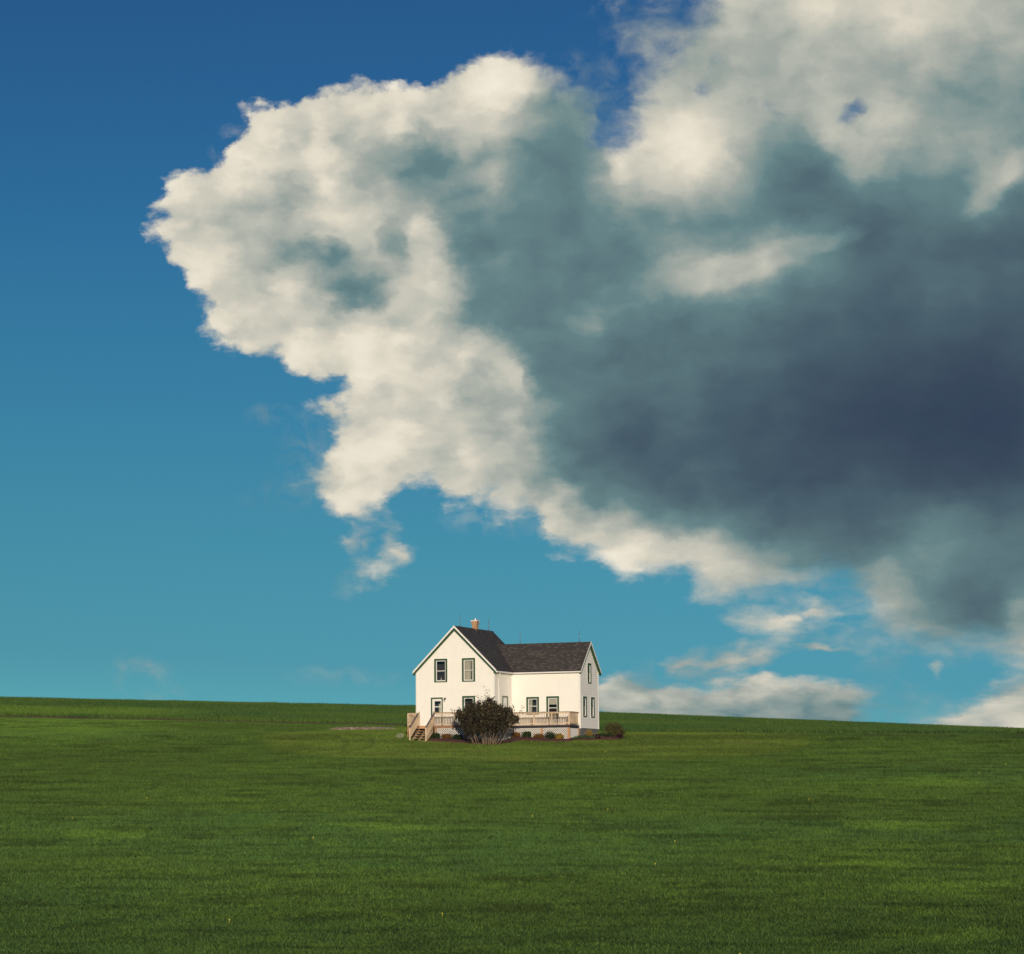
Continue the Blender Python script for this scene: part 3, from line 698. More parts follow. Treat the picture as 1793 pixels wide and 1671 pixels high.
# barge boards (white) with green frieze under them
mb = MB(); gr = MB(); y0 = -OF-.028; y1 = -OF-.002
def barge(mb, pa, pb, dz0, dz1, y0, y1, ax='y'):
    """board along the rake from pa to pb (u, z), between vertical offsets dz0 and dz1"""
    if ax == 'y': f = lambda u, z, y: (u, y, z)
    else: f = lambda u, z, y: (y, u, z)
    c = [(pa[0],pa[1]+dz0),(pb[0],pb[1]+dz0),(pb[0],pb[1]+dz1),(pa[0],pa[1]+dz1)]
    mb.hexa([f(u,z,y0) for u, z in c], [f(u,z,y1) for u, z in c])
for yy0, yy1, sg in ((-OF-.03,-OF-.002,-1),(BR+OF+.002,BR+OF+.03,1)):
    tp = .085 if sg < 0 else .03; barge(mb,(-OV-.02,ez),(Wm/2,Hr+.02),-.07,tp,yy0,yy1); barge(mb,(Wm/2,Hr+.02),(Wm+OV+.02,ez),-.07,tp,yy0,yy1); mb.build('barge_board', M['white'], house); mb = MB()
barge(mb,(w1-OV-.02,ew),(BM,Hw+.02),-.06,.075,AR+OF+.002,AR+OF+.028,'x'); barge(mb,(BM,Hw+.02),(BR+OV+.02,ew),-.06,.075,AR+OF+.002,AR+OF+.028,'x')
mb.build('barge_board', M['white'], house)
barge(gr,(-OV+.0,ez+.02),(Wm/2,Hr-.02),-.22,-.072,-OF-.018,-.016); barge(gr,(Wm/2,Hr-.02),(Wm+OV,ez+.02),-.22,-.072,-OF-.018,-.016)
gr.box(Wm+.03,Wm+OV-.01,-OF-.016,-.02,ez-.17,ez-.03); gr.box(-OV+.01,-.03,-OF-.016,-.02,ez-.17,ez-.03)
barge(gr,(w1-OV,ew+.02),(BM,Hw-.02),-.2,-.062,AR+.016,AR+OF+.016,'x'); barge(gr,(BM,Hw-.02),(BR+OV,ew+.02),-.2,-.062,AR+.016,AR+OF+.016,'x')
gr.box(Wm+.03,AR+.01,w1-.05,w1-.016,He-.2,He-.105)
gr.build('frieze_board', M['green'], house)
# eaves, gutters, downpipe
mb = MB()
gx = Wm+OV
mb.box(gx-.01,gx+.02,-OF+.01,w1-OV-.03,ez-.115,ez-.02); mb.tube([(gx+.07,-OF,ez-.06),(gx+.07,w1-OV-.08,ez-.06)], .055, 8)
mb.box(gx+.02,AR+OF-.01,w1-OV-.02,w1-OV+.01,ew-.115,ew-.02); mb.tube([(gx+.06,w1-OV-.07,ew-.06),(AR+OF-.02,w1-OV-.07,ew-.06)], .055, 8)
mb.box(-OV-.02,-OV+.01,-OF+.01,BR+OF-.01,ez-.115,ez-.02)
mb.box(Wm+.015,gx-.012,-.015,w1-.02,ez-.06,ez-.045); mb.box(Wm+.03,AR,w1-OV+.012,w1-.05,ew-.06,ew-.045)
mb.build('gutter', M['white'], house)
mb = MB(); mb.tube([(gx+.07,.40,ez-.08),(gx+.07,.42,ez-.17),(Wm+.09,.62,ez-.42),(Wm+.075,.67,ez-.55),(Wm+.075,.67,.35),(Wm+.12,.67,.22)], .042, 8)
for zz in (3.1,1.9,.8): mb.box(Wm+.016,Wm+.125,.61,.73,zz,zz+.03)
mb.build('downpipe', M['white'], house, smooth=True)

# chimney
mb = MB(); cx, cy = Wm/2, 3.72; h = .18
mb.box(cx-h,cx+h,cy-h,cy+h,Hr-.4,Hr+.32)
mb.hexa([(cx-h,cy-h,Hr+.32),(cx+h,cy-h,Hr+.32),(cx+h,cy+h,Hr+.32),(cx-h,cy+h,Hr+.32)], [(cx-h-.03,cy-h-.03,Hr+.5),(cx+h+.03,cy-h-.03,Hr+.5),(cx+h+.03,cy+h+.03,Hr+.5),(cx-h-.03,cy+h+.03,Hr+.5)])
mb.box(cx-h-.045,cx+h+.045,cy-h-.045,cy+h+.045,Hr+.5,Hr+.63)
ch = mb.build('chimney', M['brick'], house)
mb = MB(); mb.box(cx-h-.075,cx+h+.075,cy-h-.075,cy+h+.075,Hr+.632,Hr+.69); mb.tube([(cx+.01,cy,Hr+.68),(cx+.01,cy,Hr+.83)], .05, 8)
mb.build('chimney_cap', M['white'], ch)
mb = MB()
for dx, dy in ((-.1,-.03),(.11,.04)): MB().tube([(cx+dx,cy+dy,Hr+.68),(cx+dx,cy+dy,Hr+.79)], .035, 8).build('flue', M['metal'], ch)
mb = MB(); mb.hexa([(cx-.2,cy-.2,Hr-.2),(cx+.26,cy-.24,Hr-.16),(cx+.26,cy+.24,Hr-.16),(cx-.2,cy+.2,Hr-.2)], [(cx-.185,cy-.185,Hr+.04),(cx+.185,cy-.185,Hr+.04),(cx+.185,cy+.185,Hr+.04),(cx-.185,cy+.185,Hr+.04)])
mb.build('flashing', M['roof1'], ch)
# lightning rods
rod_me = None
for a, b, z in ((Wm/2,.96,Hr),(Wm/2,6.24,Hr),(5.95,BM,Hw),(10.5,BM,Hw)):
    mb = MB(); mb.tube([(a,b,z+.03),(a,b,z+.5),(a,b,z+1.0)], [.021,.018,.010], 6); mb.bar((a-.09,b,z+.03),(a,b,z+.2),.012,.012); mb.bar((a+.09,b,z+.03),(a,b,z+.2),.012,.012)
    rd = mb.build('lightning_rod', M['metal'], house)
    MB().lathe((a,b,z+.46), [(.01,0),(.022,.015),(.028,.03),(.022,.045),(.01,.06)], 8).build('glass_ball', M['bulb'], rd)

# ---------------------------------------------------------------- the deck round the house
DF = .20                                           # floor
dz0 = G(4,-1.6)
DO = (5.5, -1.6, -.9)
deck = empty('wooden_deck', W(*DO), -YAW, 'weathered wooden deck with picket railing and white lattice skirt wrapped round the farmhouse', 'deck')
D = lambda: MB(DO)
JA, JB = 6.92, 1.25
mb = D()
def boards(x0, x1, y0, y1, along_x=True, w=.14):
    n = int(round(((y1-y0) if along_x else (x1-x0))/w)); st = ((y1-y0) if along_x else (x1-x0))/n
    for k in range(n):
        if along_x: mb.box(x0,x1,y0+k*st+.004,y0+(k+1)*st-.004,DF-.035,DF)
        else: mb.box(x0+k*st+.004,x0+(k+1)*st-.004,y0,y1,DF-.035,DF)
boards(-.02,JA,-1.62,-.03); boards(Wm+.03,JA,-.02,w1-.03); boards(JA+.01,11.18,JB-.02,w1-.03)
mb.build('deck_floor', M['woodb'], deck)
mb = D()
for (x0,x1,y0,y1) in ((0,.84,-1.59,-1.555),(2.04,JA-.04,-1.59,-1.555)): mb.box(x0,x1,y0,y1,.0,DF-.037)
mb.box(-.0,.035,-1.553,-.05,.0,DF-.037)
mb.build('rim_joist', M['woodb'], deck)
mb = D()
mb.box(JA-.035,JA,-1.553,JB+.0,-.0,DF-.037); mb.box(JA+.002,11.13,JB,JB+.035,-.0,DF-.002); mb.box(11.13,11.165,JB,w1-.05,-.0,DF-.002)
mb.build('rim_joist', M['fascia'], deck, label='black fascia board under the right part of the deck')

def rail(p, q, gap=.118, bal=.034, name='railing', posts=True, mid=()):
    """straight guard from p to q at floor level"""
    p = Vector((*p, 0)); q = Vector((*q, 0)); d = (q-p); L = d.length; u = d/L
    r = D()
    r.bar(p+Vector((0,0,1.105)), q+Vector((0,0,1.105)), .135, .036); 
    root = r.build(name, M['woodh'], deck)
    r = D(); r.bar(p+Vector((0,0,1.045)), q+Vector((0,0,1.045)), .04, .075); r.bar(p+Vector((0,0,.31)), q+Vector((0,0,.31)), .04, .075)
    n = int(L/gap)
    skip = [m*L for m in mid]
    for k in range(1, n):
        s = L*k/n
        if any(abs(s-m) < .06 for m in skip): continue
        c = p+u*s-Vector((-u.y, u.x, 0))*-.035
        r.bar(c+Vector((0,0,.27)), c+Vector((0,0,1.07)), bal, bal, up=(u.x,u.y,0))
    r.build('balusters', M['woodp'], root)
def post(a, b, z0, z1, m='woodp', w=.095, name='post'):
    r = D(); r.box(a-w/2,a+w/2,b-w/2,b+w/2,z0,z1); return r.build(name, M[m], deck, bevel=.006)
fb = -1.52
rail((.09,fb),(.82,fb)); rail((2.06,fb),(JA-.09,fb), mid=(.33,.66)); rail((.04,fb+.06),(.04,-.06)); rail((JA-.05,fb+.06),(JA-.05,JB-.0))
rail((JA+.02,JB+.08),(11.04,JB+.08), mid=(.3675,.70)); rail((11.10,JB+.14),(11.10,w1-.06), gap=.125, bal=.085)
for a, b, z1 in ((.04,fb,1.085),(.87,fb,1.2),(2.02,fb,1.2),(3.62,fb,1.085),(5.25,fb,1.085),(JA-.05,fb,1.085),(JA-.03,JB+.08,1.085),(8.43,JB+.08,1.085),(9.80,JB+.08,1.085),(11.09,JB+.08,1.085)):
    post(a, b, .21, z1)
post(10.21, JB+.1, .21, 1.05, 'lamp', .05)
# ground posts
for a, b, w_ in ((.06,-1.53,.1),(2.14,-1.51,.1),(4.4,-1.51,.1),(9.03,JB+.10,.13),(11.06,JB+.09,.16),(11.08,w1-.1,.12)):
    post(a, b, G(a,b)-.15, -.003, 'woodo', w_, 'support_post')
# lattice skirts: two layers of crossing strips clipped to a rectangle
def lattice(p, q, z0, z1, pitch=.165, sw=.038):
    p = Vector((*p, 0)); q = Vector((*q, 0)); L = (q-p).length; u = (q-p)/L; n = Vector((u.y, -u.x, 0))
    r = D(); H = z1-z0; hw = sw*.7071
    for sg, off in ((1, .004), (-1, .016)):
        k = -H
        while k < L+H:
            # strip centre line x = k + sg*(z)   (z from 0 to H)
            x0, x1 = (k, k+H) if sg > 0 else (k+H, k)
            poly = [(x0-hw,0),(x0+hw,0),(x1+hw,H),(x1-hw,H)]
            def clip(pl, side):
                out = []
                for i in range(len(pl)):
                    a, b = pl[i], pl[(i+1)%len(pl)]
                    ina = (a[0] >= 0) if side == 0 else (a[0] <= L); inb = (b[0] >= 0) if side == 0 else (b[0] <= L)
                    if ina: out.append(a)
                    if ina != inb:
                        X = 0. if side == 0 else L; t_ = (X-a[0])/(b[0]-a[0]); out.append((X, a[1]+(b[1]-a[1])*t_))
                return out
            pl = clip(clip(poly, 0), 1) if poly else []
            if len(pl) >= 3:
                f0 = [p+u*x+n*off+Vector((0,0,z0+z)) for x, z in pl]; f1 = [c+n*.009 for c in f0]
                r.hexa(f0, f1)
            k += pitch
    for za, zb in ((z1-.035,z1),): r.hexa([p+n*.027+Vector((0,0,za)), q+n*.027+Vector((0,0,za)), q+n*.036+Vector((0,0,za)), p+n*.036+Vector((0,0,za))],
                                          [p+n*.027+Vector((0,0,zb)), q+n*.027+Vector((0,0,zb)), q+n*.036+Vector((0,0,zb)), p+n*.036+Vector((0,0,zb))])
    r.build('lattice_panel', M['lattice'], deck)
lattice((2.22,-1.50),(4.33,-1.50),-.95,-.004); lattice((4.47,-1.50),(6.85,-1.50),-.95,-.004); lattice((6.87,-1.45),(6.87,1.3),-.95,-.004)
lattice((6.95,JB+.10),(8.95,JB+.10),-.9,-.004); lattice((9.11,JB+.10),(10.97,JB+.10),-.9,-.004)
mb = D(); siding(mb, lambda u, z, o: (11.09+o, u, z), lambda z: (JB+.2, w1-.18), -.7, -.03, step=.11, lap=.012); mb.build('skirt_board', M['siding'], deck)
mb = D(); mb.box(.12,6.7,-1.3,-.05,-1.3,-.03); mb.box(6.1,6.75,-.04,w1-.03,-1.3,-.03); mb.box(6.78,10.9,JB+.35,w1-.03,-1.3,-.03); mb.build('skirt_shade_backing', M['under'], deck)  # dark blocks added behind the lattice to stand for under-deck shade
# stairs
st = D(); sL = 1.42; n = 6; zb = -.86
treads = []
stair = None
r = D(); 
for a in (.93, 1.44, 1.95):
    r.hexa([(a-.02,fb-.03,-.02),(a+.02,fb-.03,-.02),(a+.02,fb-sL,zb-.02),(a-.02,fb-sL,zb-.02)], [(a-.02,fb-.03,-.26),(a+.02,fb-.03,-.26),(a+.02,fb-sL+.3,zb-.02),(a-.02,fb-sL+.3,zb-.02)])
stair = r.build('stairs', M['woodp'], deck)
for k in range(1, n):
    f = k/n; z = DF+(zb-DF)*f; b = fb-.05-(sL-.1)*f
    for m_ in (0, 1):
        t_ = D(); t_.box(.91+.0,1.97,b-.13+m_*.135,b-.005+m_*.135,z-.035,z); t_.build('tread', M['woodb'], stair)
t_ = D(); t_.box(.9,1.98,fb-.075,fb-.05,-.02,DF-.037); t_.build('riser', M['woodo'], stair)
t_ = D(); t_.box(.74,2.1,fb-sL-.16,fb-sL+.14,zb-.12,zb-.022); t_.build('base_step', M['woodp'], stair)
for a in (.82, 2.05):
    nb = fb-sL-.02
    t_ = D(); t_.box(a-.05,a+.05,nb-.05,nb+.05,zb-.02,.02); t_.build('newel_post', M['woodp'], stair, bevel=.006)
    t_ = D(); t_.bar((a,nb-.02,.05),(a,fb+.02,1.10),.12,.045); t_.build('handrail', M['woodg'], stair)
    t_ = D(); t_.bar((a,nb+.04,-.04),(a,fb-.03,1.0),.038,.07); t_.bar((a,nb+.04,-.66),(a,fb-.03,.32),.038,.07)
    for k in range(1, 13):
        f = k/13; b = nb+(fb-nb)*f; z = 1.02*f
        t_.bar((a+.03,b,-.66+z),(a+.03,b,-.02+z),.034,.07,up=(0,1,0))
    t_.build('balusters', M['woodp'], stair)

# ---------------------------------------------------------------- plants
def leaves_mesh(name, mat_, pts, size, rng, parent=None, loc=(0,0,0), up=.35, fold=.25):
    """pts: list of (x, y, z, tone, outward); two-triangle leaves"""
    n = len(pts); V = np.zeros((n, 4, 3)); tone = np.zeros((n, 4))
    for i, (x, y, z, t_, d) in enumerate(pts):
        ax = Vector((rng.gauss(0,1), rng.gauss(0,1), rng.gauss(0,1)+up))+Vector(d)*.9; ax.normalize()
        sd = ax.cross(Vector((rng.gauss(0,1), rng.gauss(0,1), rng.gauss(0,1)))).normalized(); nn = ax.cross(sd)
        s = size*rng.uniform(.65,1.35); c = Vector((x,y,z))
        V[i] = [c-ax*s*.5, c+sd*s*.33+nn*s*fold*.3, c+ax*s*.6, c-sd*s*.33+nn*s*fold*.3]; tone[i] = t_
    me = bpy.data.meshes.new(name); me.vertices.add(n*4); me.vertices.foreach_set('co', V.ravel())
    idx = np.arange(n*4).reshape(n, 4); tri = np.concatenate([idx[:, [0,1,2]], idx[:, [0,2,3]]], 1).reshape(-1)
    me.loops.add(len(tri)); me.loops.foreach_set('vertex_index', tri.astype(np.int32))
    me.polygons.add(n*2); me.polygons.foreach_set('loop_start', np.arange(0, n*6, 3, dtype=np.int32)); me.update(calc_edges=True)
    at = me.attributes.new('leaf', 'FLOAT', 'POINT'); at.data.foreach_set('value', tone.ravel().astype(np.float32))
    me.materials.append(mat_); o = bpy.data.objects.new(name, me); COL.objects.link(o); o.location = loc
    if parent: o.parent = parent
    return o
M['lilac'] = leafmat('dark_bush_leaves', [(.013,.011,.009),(.029,.025,.017),(.050,.044,.024),(.115,.09,.045),(.24,.18,.08)], .15, 3.)  # palest tones are sun glints put into the leaf colour
M['bark'] = wood('pale_bark', (.26,.19,.12), (.12,.085,.06), 2, .9)
M['lf_green'] = leafmat('dark_green_leaves', [(.010,.022,.008),(.022,.045,.012),(.05,.09,.02)], .2)
M['lf_orange'] = leafmat('russet_leaves', [(.07,.03,.008),(.19,.085,.02),(.34,.17,.04)], .25)
M['lf_gold'] = leafmat('golden_leaves', [(.13,.08,.012),(.33,.21,.03),(.5,.36,.06)], .25)
M['lf_olive'] = leafmat('reddish_olive_leaves', [(.03,.038,.012),(.085,.078,.026),(.17,.115,.05)], .25)
M['lf_grey'] = leafmat('grey_green_leaves', [(.03,.06,.022),(.06,.105,.04),(.11,.16,.07)], .25)
M['lf_wine'] = leafmat('wine_red_leaves', [(.010,.006,.010),(.03,.010,.014),(.06,.02,.02)], .2)
M['lf_white'] = leafmat('white_blossom', [(.05,.09,.02),(.5,.55,.34),(.8,.8,.66)], .3, 14.)

# the big bush before the deck
rng = random.Random(11)
BA, BB = 6.95, -3.95; bz = G(BA, BB)
bush = empty('large_bush', W(BA, BB, bz), -YAW, 'tall dark many-stemmed bush growing in front of the deck and the middle of the house', 'bush')
stems = MB(); tips = []; mids = []
def grow(p, d, L, r, lvl):
    pts = [Vector(p)]; n = 6; d = Vector(d)
    for k in range(n):
        d = (d+Vector((rng.gauss(0,.10), rng.gauss(0,.10), .06+rng.gauss(0,.05)))).normalized()
        pts.append(pts[-1]+d*L/n)
        if lvl < 3 and k >= 2 and rng.random() < (.75 if lvl else .9):
            dd = (d+Vector((rng.gauss(0,.5), rng.gauss(0,.5), rng.uniform(-.1,.4)))).normalized()
            grow(pts[-1], dd, L*rng.uniform(.35,.6), r*.55*(1-k/n*.4), lvl+1)
        if lvl >= 1 or k >= 3: mids.append((pts[-1].copy(), d.copy()))
    stems.tube(pts, [r*(1-.75*k/n) for k in range(n+1)], 5)
    tips.append((pts[-1], d))
for i in range(26):
    th_ = 2*math.pi*(i+rng.random())/26; rr = rng.uniform(.25,1.0)
    p = (math.cos(th_)*1.05*rr, math.sin(th_)*.55*rr, -.05)
    out = rng.uniform(.1,.6)*(.5+rr)
    d = Vector((math.cos(th_)*out*1.15, math.sin(th_)*out*.7, 1)).normalized()
    grow(p, d, rng.uniform(1.35,2.05)*(1.06-.12*out), rng.uniform(.022,.04), 0)
stems.build('stem', M['bark'], bush, smooth=True)
def inside(q):
    # uneven outline: several overlapping lobes
    for cx_, cz_, rx, rz in ((-.1,1.45,1.7,1.2),(-1.3,1.7,.8,.75),(1.45,1.25,.85,.95),(.0,2.0,1.3,.75),(-.62,2.3,.5,.72),(.25,2.35,.36,.75),(.85,2.15,.42,.75),(-1.85,1.35,.4,.45),(1.9,1.5,.4,.5),(1.35,2.0,.3,.45),(0,.9,1.6,.8)):
        if ((q.x-cx_)/rx)**2+((q.z-cz_)/rz)**2+(q.y/1.5)**2 < 1: return True
    return False
pts = []
for (p, d) in tips+mids:
    if p.z < .55: continue
    m_ = 7 if inside(p) else (2 if rng.random() < .15 else 0)
    for _ in range(m_):
        q = p+Vector((rng.gauss(0,.10), rng.gauss(0,.10), rng.gauss(0,.10)))
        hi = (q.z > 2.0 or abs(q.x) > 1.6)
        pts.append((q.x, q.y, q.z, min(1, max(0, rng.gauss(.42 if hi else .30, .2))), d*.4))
k = 0
while k < 1700:
    q = Vector((rng.uniform(-2.4,2.4), rng.uniform(-1.2,1.2), rng.uniform(.35,3.1)))
    if not inside(q): continue
    if mnoise.noise(q*2.3) < -.20 + .13*abs(q.x) + .22*max(0, q.z-1.5): continue
    k += 1; pts.append((q.x, q.y, q.z, min(1, max(0, rng.gauss(.30, .18))), (q.x*.3, q.y*.4, .2)))
print('bush leaves', len(pts), 'tips', len(tips), 'zmax', max(p[2] for p in pts)+bz)
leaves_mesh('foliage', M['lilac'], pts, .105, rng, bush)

def shrub(name, a, b, w, h, m, label, cat='shrub', n=900, leaf=.07, group=None, stems_=True, flat=1., seed=0, lumps=7, spiky=0.):
    rg = random.Random(seed+int(a*100)+int(b*37)); z = G(a, b)
    root = empty(name, W(a, b, z-.02), -YAW+rg.uniform(-.3,.3), label, cat, group)
    L = [(0,0,h*.52,w*.5,h*.5)]
    for i in range(lumps):
        t_ = rg.uniform(0, 2*math.pi); r_ = rg.uniform(.2,.42)*w
        L.append((math.cos(t_)*r_, math.sin(t_)*r_*flat, h*rg.uniform(.35,.72), w*rg.uniform(.16,.3), h*rg.uniform(.2,.34)))
    pts = []
    while len(pts) < n:
        lx, ly, lz, lr, lh = L[rg.randrange(len(L))] if rg.random() < .6 else L[0]
        v = Vector((rg.gauss(0,1), rg.gauss(0,1), rg.gauss(0,1))).normalized(); q = rg.uniform(.55,1.06)
        p = Vector((lx+v.x*lr*q, ly+v.y*lr*q*flat, lz+v.z*lh*q))
        if p.z < .02: continue
        pts.append((p.x, p.y, p.z, min(1, max(0, rg.gauss(.45,.25))), (v.x*.6, v.y*.6, v.z*.6+spiky)))
    if stems_:
        s = MB()
        for i in range(7):
            t_ = rg.uniform(0, 2*math.pi); e = rg.uniform(.2,.8)
            s.tube([(0,0,-.05),(math.cos(t_)*w*.12*e, math.sin(t_)*w*.12*e, h*.35),(math.cos(t_)*w*.3*e, math.sin(t_)*w*.3*e, h*.75)], [.014,.01,.005], 5)
        s.build('stem', M['bark'], root)
    leaves_mesh('foliage', m, pts, leaf, rg, root)
    return root
G1 = 'clipped shrubs planted along the foot of the deck'
shrub('round_shrub', 2.42, -2.05, .62, .50, M['lf_green'], 'round dark green shrub nearest the deck stairs', group=G1)
shrub('round_shrub', 3.22, -2.05, .66, .50, M['lf_orange'], 'round russet orange shrub between two dark green ones, left of the large bush', group=G1)
shrub('round_shrub', 4.08, -2.1, .72, .50, M['lf_green'], 'dark green shrub half hidden by the left edge of the large bush', group=G1)
shrub('round_shrub', 7.30, .78, .60, .46, M['lf_orange'], 'russet shrub just right of the large bush, against the lattice', group=G1)
shrub('round_shrub', 8.12, .78, .60, .58, M['lf_green'], 'dark green shrub against the lattice between two russet shrubs', group=G1)
shrub('round_shrub', 9.00, .75, .78, .46, M['lf_orange'], 'wide low russet shrub under the middle lattice post', group=G1)
shrub('round_shrub', 9.86, .78, .74, .62, M['lf_green'], 'tallest dark green shrub against the lattice, left of the golden one', group=G1)
shrub('round_shrub', 10.55, .78, .56, .50, M['lf_gold'], 'golden yellow shrub beside the corner post of the deck', group=G1)
shrub('leafy_plant', 12.02, 2.75, .52, .62, M['lf_gold'], 'yellow flowering plant against the grey foundation at the right end of the house', 'plant', n=500, leaf=.06, spiky=.8)
shrub('ground_cover_plant', 12.05, 1.75, 1.5, .34, M['lf_grey'], 'low spreading grey green plant at the right corner of the house', 'plant', n=1500, leaf=.055, flat=.6, stems_=False)
shrub('leafy_plant', 12.8, 3.3, .42, .36, M['lf_green'], 'small dark green plant by the end wall, between yellow plant and big reddish shrub', 'plant', n=420, leaf=.06)
shrub('leafy_plant', 12.95, 2.0, .40, .42, M['lf_wine'], 'small wine red plant in the mulch at the right corner bed', 'plant', n=420, leaf=.06)
shrub('spreading_shrub', 13.35, 4.1, 1.35, 1.02, M['lf_olive'], 'large reddish olive shrub behind the right corner of the house', n=2200, leaf=.075)
shrub('spreading_shrub', 13.9, 3.6, .95, .66, M['lf_olive'], 'smaller reddish olive shrub at the far right end of the flower bed', n=1300, leaf=.07)
shrub('leafy_plant', 13.35, 3.1, .62, .42, M['lf_green'], 'bright green plant in front of the large reddish olive shrub', 'plant', n=500, leaf=.07)
shrub('leafy_plant', 14.15, 3.2, .45, .34, M['lf_wine'], 'dark wine red plant at the right tip of the bed below the smaller olive shrub', 'plant', n=380, leaf=.06)
shrub('flowering_plant', -.12, -2.5, .50, .42, M['lf_white'], 'white blossoming plant on the lawn left of the deck stairs', 'plant', n=420, leaf=.07)

# mulch beds
def mulchmat():
    def f(T, b, o):
        co = obj_co(T); n = T.noise(co, 26., 5, .7); n2 = T.noise(co, 2.2, 4, .6)
        c = T.ramp(n, [(.3,(.025,.009,.009,1)),(.5,(.080,.026,.021,1)),(.72,(.17,.065,.045,1))])
        c = T.v('SCALE', c, T.mr(n2, .3, .7, .7, 1.25)); T.put(b.inputs['Base Color'], c); b.inputs['Roughness'].default_value = .95
        bump(T, b, n, .9, .03)
    return mat('red_brown_mulch', f)
M['mulch'] = mulchmat()
def bed(label, poly, hgt=.13, res=.085, name='mulch_bed'):
    xs = [p[0] for p in poly]; ys = [p[1] for p in poly]; P = []
    gx = np.arange(min(xs)-.1, max(xs)+.1, res); gy = np.arange(min(ys)-.1, max(ys)+.1, res)
    A, B = np.meshgrid(gx, gy); Q = np.stack([A.ravel(), B.ravel()], 1); sd = seg_dist(Q, poly).reshape(A.shape)
    c, s = math.cos(YAW), math.sin(YAW); X = HX+A*c+B*s; Y = HY-A*s+B*c
    Z = height(X, Y)-HZ
    e = sd+.10*(fbm(A*2.1, B*2.1, 5, 3)-.5)*2
    k = np.clip(e/.25, -1, 1); Z = Z + np.where(k > 0, hgt*np.sqrt(np.clip(k,0,1)), k*.15) + .03*(fbm(A*9, B*9, 9, 2)-.5)
    nx, ny = len(gx), len(gy); mb = MB((poly[0][0], poly[0][1], -.9))
    mb.v = [(float(A[j,i]), float(B[j,i]), float(Z[j,i])) for j in range(ny) for i in range(nx)]
    mb.f = [(j*nx+i, j*nx+i+1, (j+1)*nx+i+1, (j+1)*nx+i) for j in range(ny-1) for i in range(nx-1) if max(e[j,i],e[j,i+1],e[j+1,i],e[j+1,i+1]) > -.12]
    # keep off the house itself
    root = mb.build(name, M['mulch'], None, smooth=True)
    root.location = W(poly[0][0], poly[0][1], -.9); root.rotation_euler = (0,0,-YAW)
    tag(root, label, 'mulch', None, 'stuff')
bed('red brown bark mulch bed at the foot of the deck left of and behind the large bush', [(2.25,-1.72),(2.1,-2.9),(4,-3.25),(6,-3.5),(7.2,-3.1),(7.9,-1.2),(8.1,-.25),(7.4,.3),(7.0,-.2),(6.98,-1.72)])
bed('red brown bark mulch bed under the right lattice of the deck', [(7.05,1.16),(7.1,.2),(8.2,-.1),(9.5,-.15),(11.0,.0),(11.5,.4),(11.6,1.3),(10.9,1.16)])
bed('red brown bark mulch bed right of the house corner', [(11.5,1.3),(12.6,1.3),(13.4,2.4),(14.1,2.8),(14.3,3.7),(13.8,4.8),(12.2,4.6),(11.4,3.2)])

# ---------------------------------------------------------------- ground sheet, tracks, gravel
GTINT = dict(dark=(.056,.094,.020), mid=(.074,.132,.024), vivid=(.102,.178,.026), blue=(.058,.132,.036), lawn=(.096,.146,.022), crop=(.046,.096,.022), dry=(.135,.135,.034), brown=(.19,.10,.065))  # the brighter greens are the grass's own tones
PATCH = [(14.3,113,4.6,2.6,.9),(17.3,104,3.6,2.4,.8),(19,128.3,4.2,2.6,.75),(14.4,90,4,2,.7),(-5.9,127.2,4.,2.,.8),(-18.5,124.7,3.6,2.4,.65),(23.7,151.4,6,3.4,.75),(10.7,112.9,2.6,1.4,.5),(14.4,97.6,2.4,1.4,.7),(1.5,149,5,2.4,.4)]
TRK = [(-60,226),(-45.8,224.9),(-35.5,222.9),(-28.3,222.0),(-20.9,219.2),(-15.6,216.6),(-11.4,215.9),(-8.5,213.3),(-4,209),(0,206),(6.9,201.8),(10.6,199.9),(20.4,193.6),(28.5,192.5),(36.1,191.3),(60,190)]
def trk_y(x): return np.interp(x, [p[0] for p in TRK], [p[1] for p in TRK])
def soil_mask(x, y):
    """bare earth: 1 on the tracks and the gravel spot"""
    ty = trk_y(x); w = .7+.5*vnoise(x/3.1, y*0+.5, 31)
    m = sstep(np.abs(y-ty), w+.35, w*.5)
    m = m*np.where(x < 2, 1., .75*sstep(vnoise(x/2.3, y/2.3, 33), .45, .6))
    gx, gy = (x+11.6)/2.7, (y-205.6)/2.6
    m = np.maximum(m, sstep(np.hypot(gx, gy)+.5*(fbm(x/1.3, y/1.3, 37, 3)-.5), 1.08, .82))
    l2 = np.abs(y-np.interp(x, [-10,-7.4], [208.0,211.5])); m = np.maximum(m, sstep(l2, .55, .2)*(x > -10)*(x < -6.8)*.9)
    l3 = np.abs(y-np.interp(x, [-10.2,-7.6], [202.6,200.0])); m = np.maximum(m, sstep(l3, .45, .15)*(x > -10.4)*(x < -6.8)*.8)
    return m
def lawn_mask(x, y):
    e = np.hypot((x-1.5)/19.5, (y-190)/21.)+.10*(fbm(x/6, y/6, 41, 3)-.5)
    return sstep(e, 1.04, .93)*sstep(y, trk_y(x)+.2, trk_y(x)-.8)
def crop_mask(x, y): return sstep(y, trk_y(x)-.1, trk_y(x)+.5)
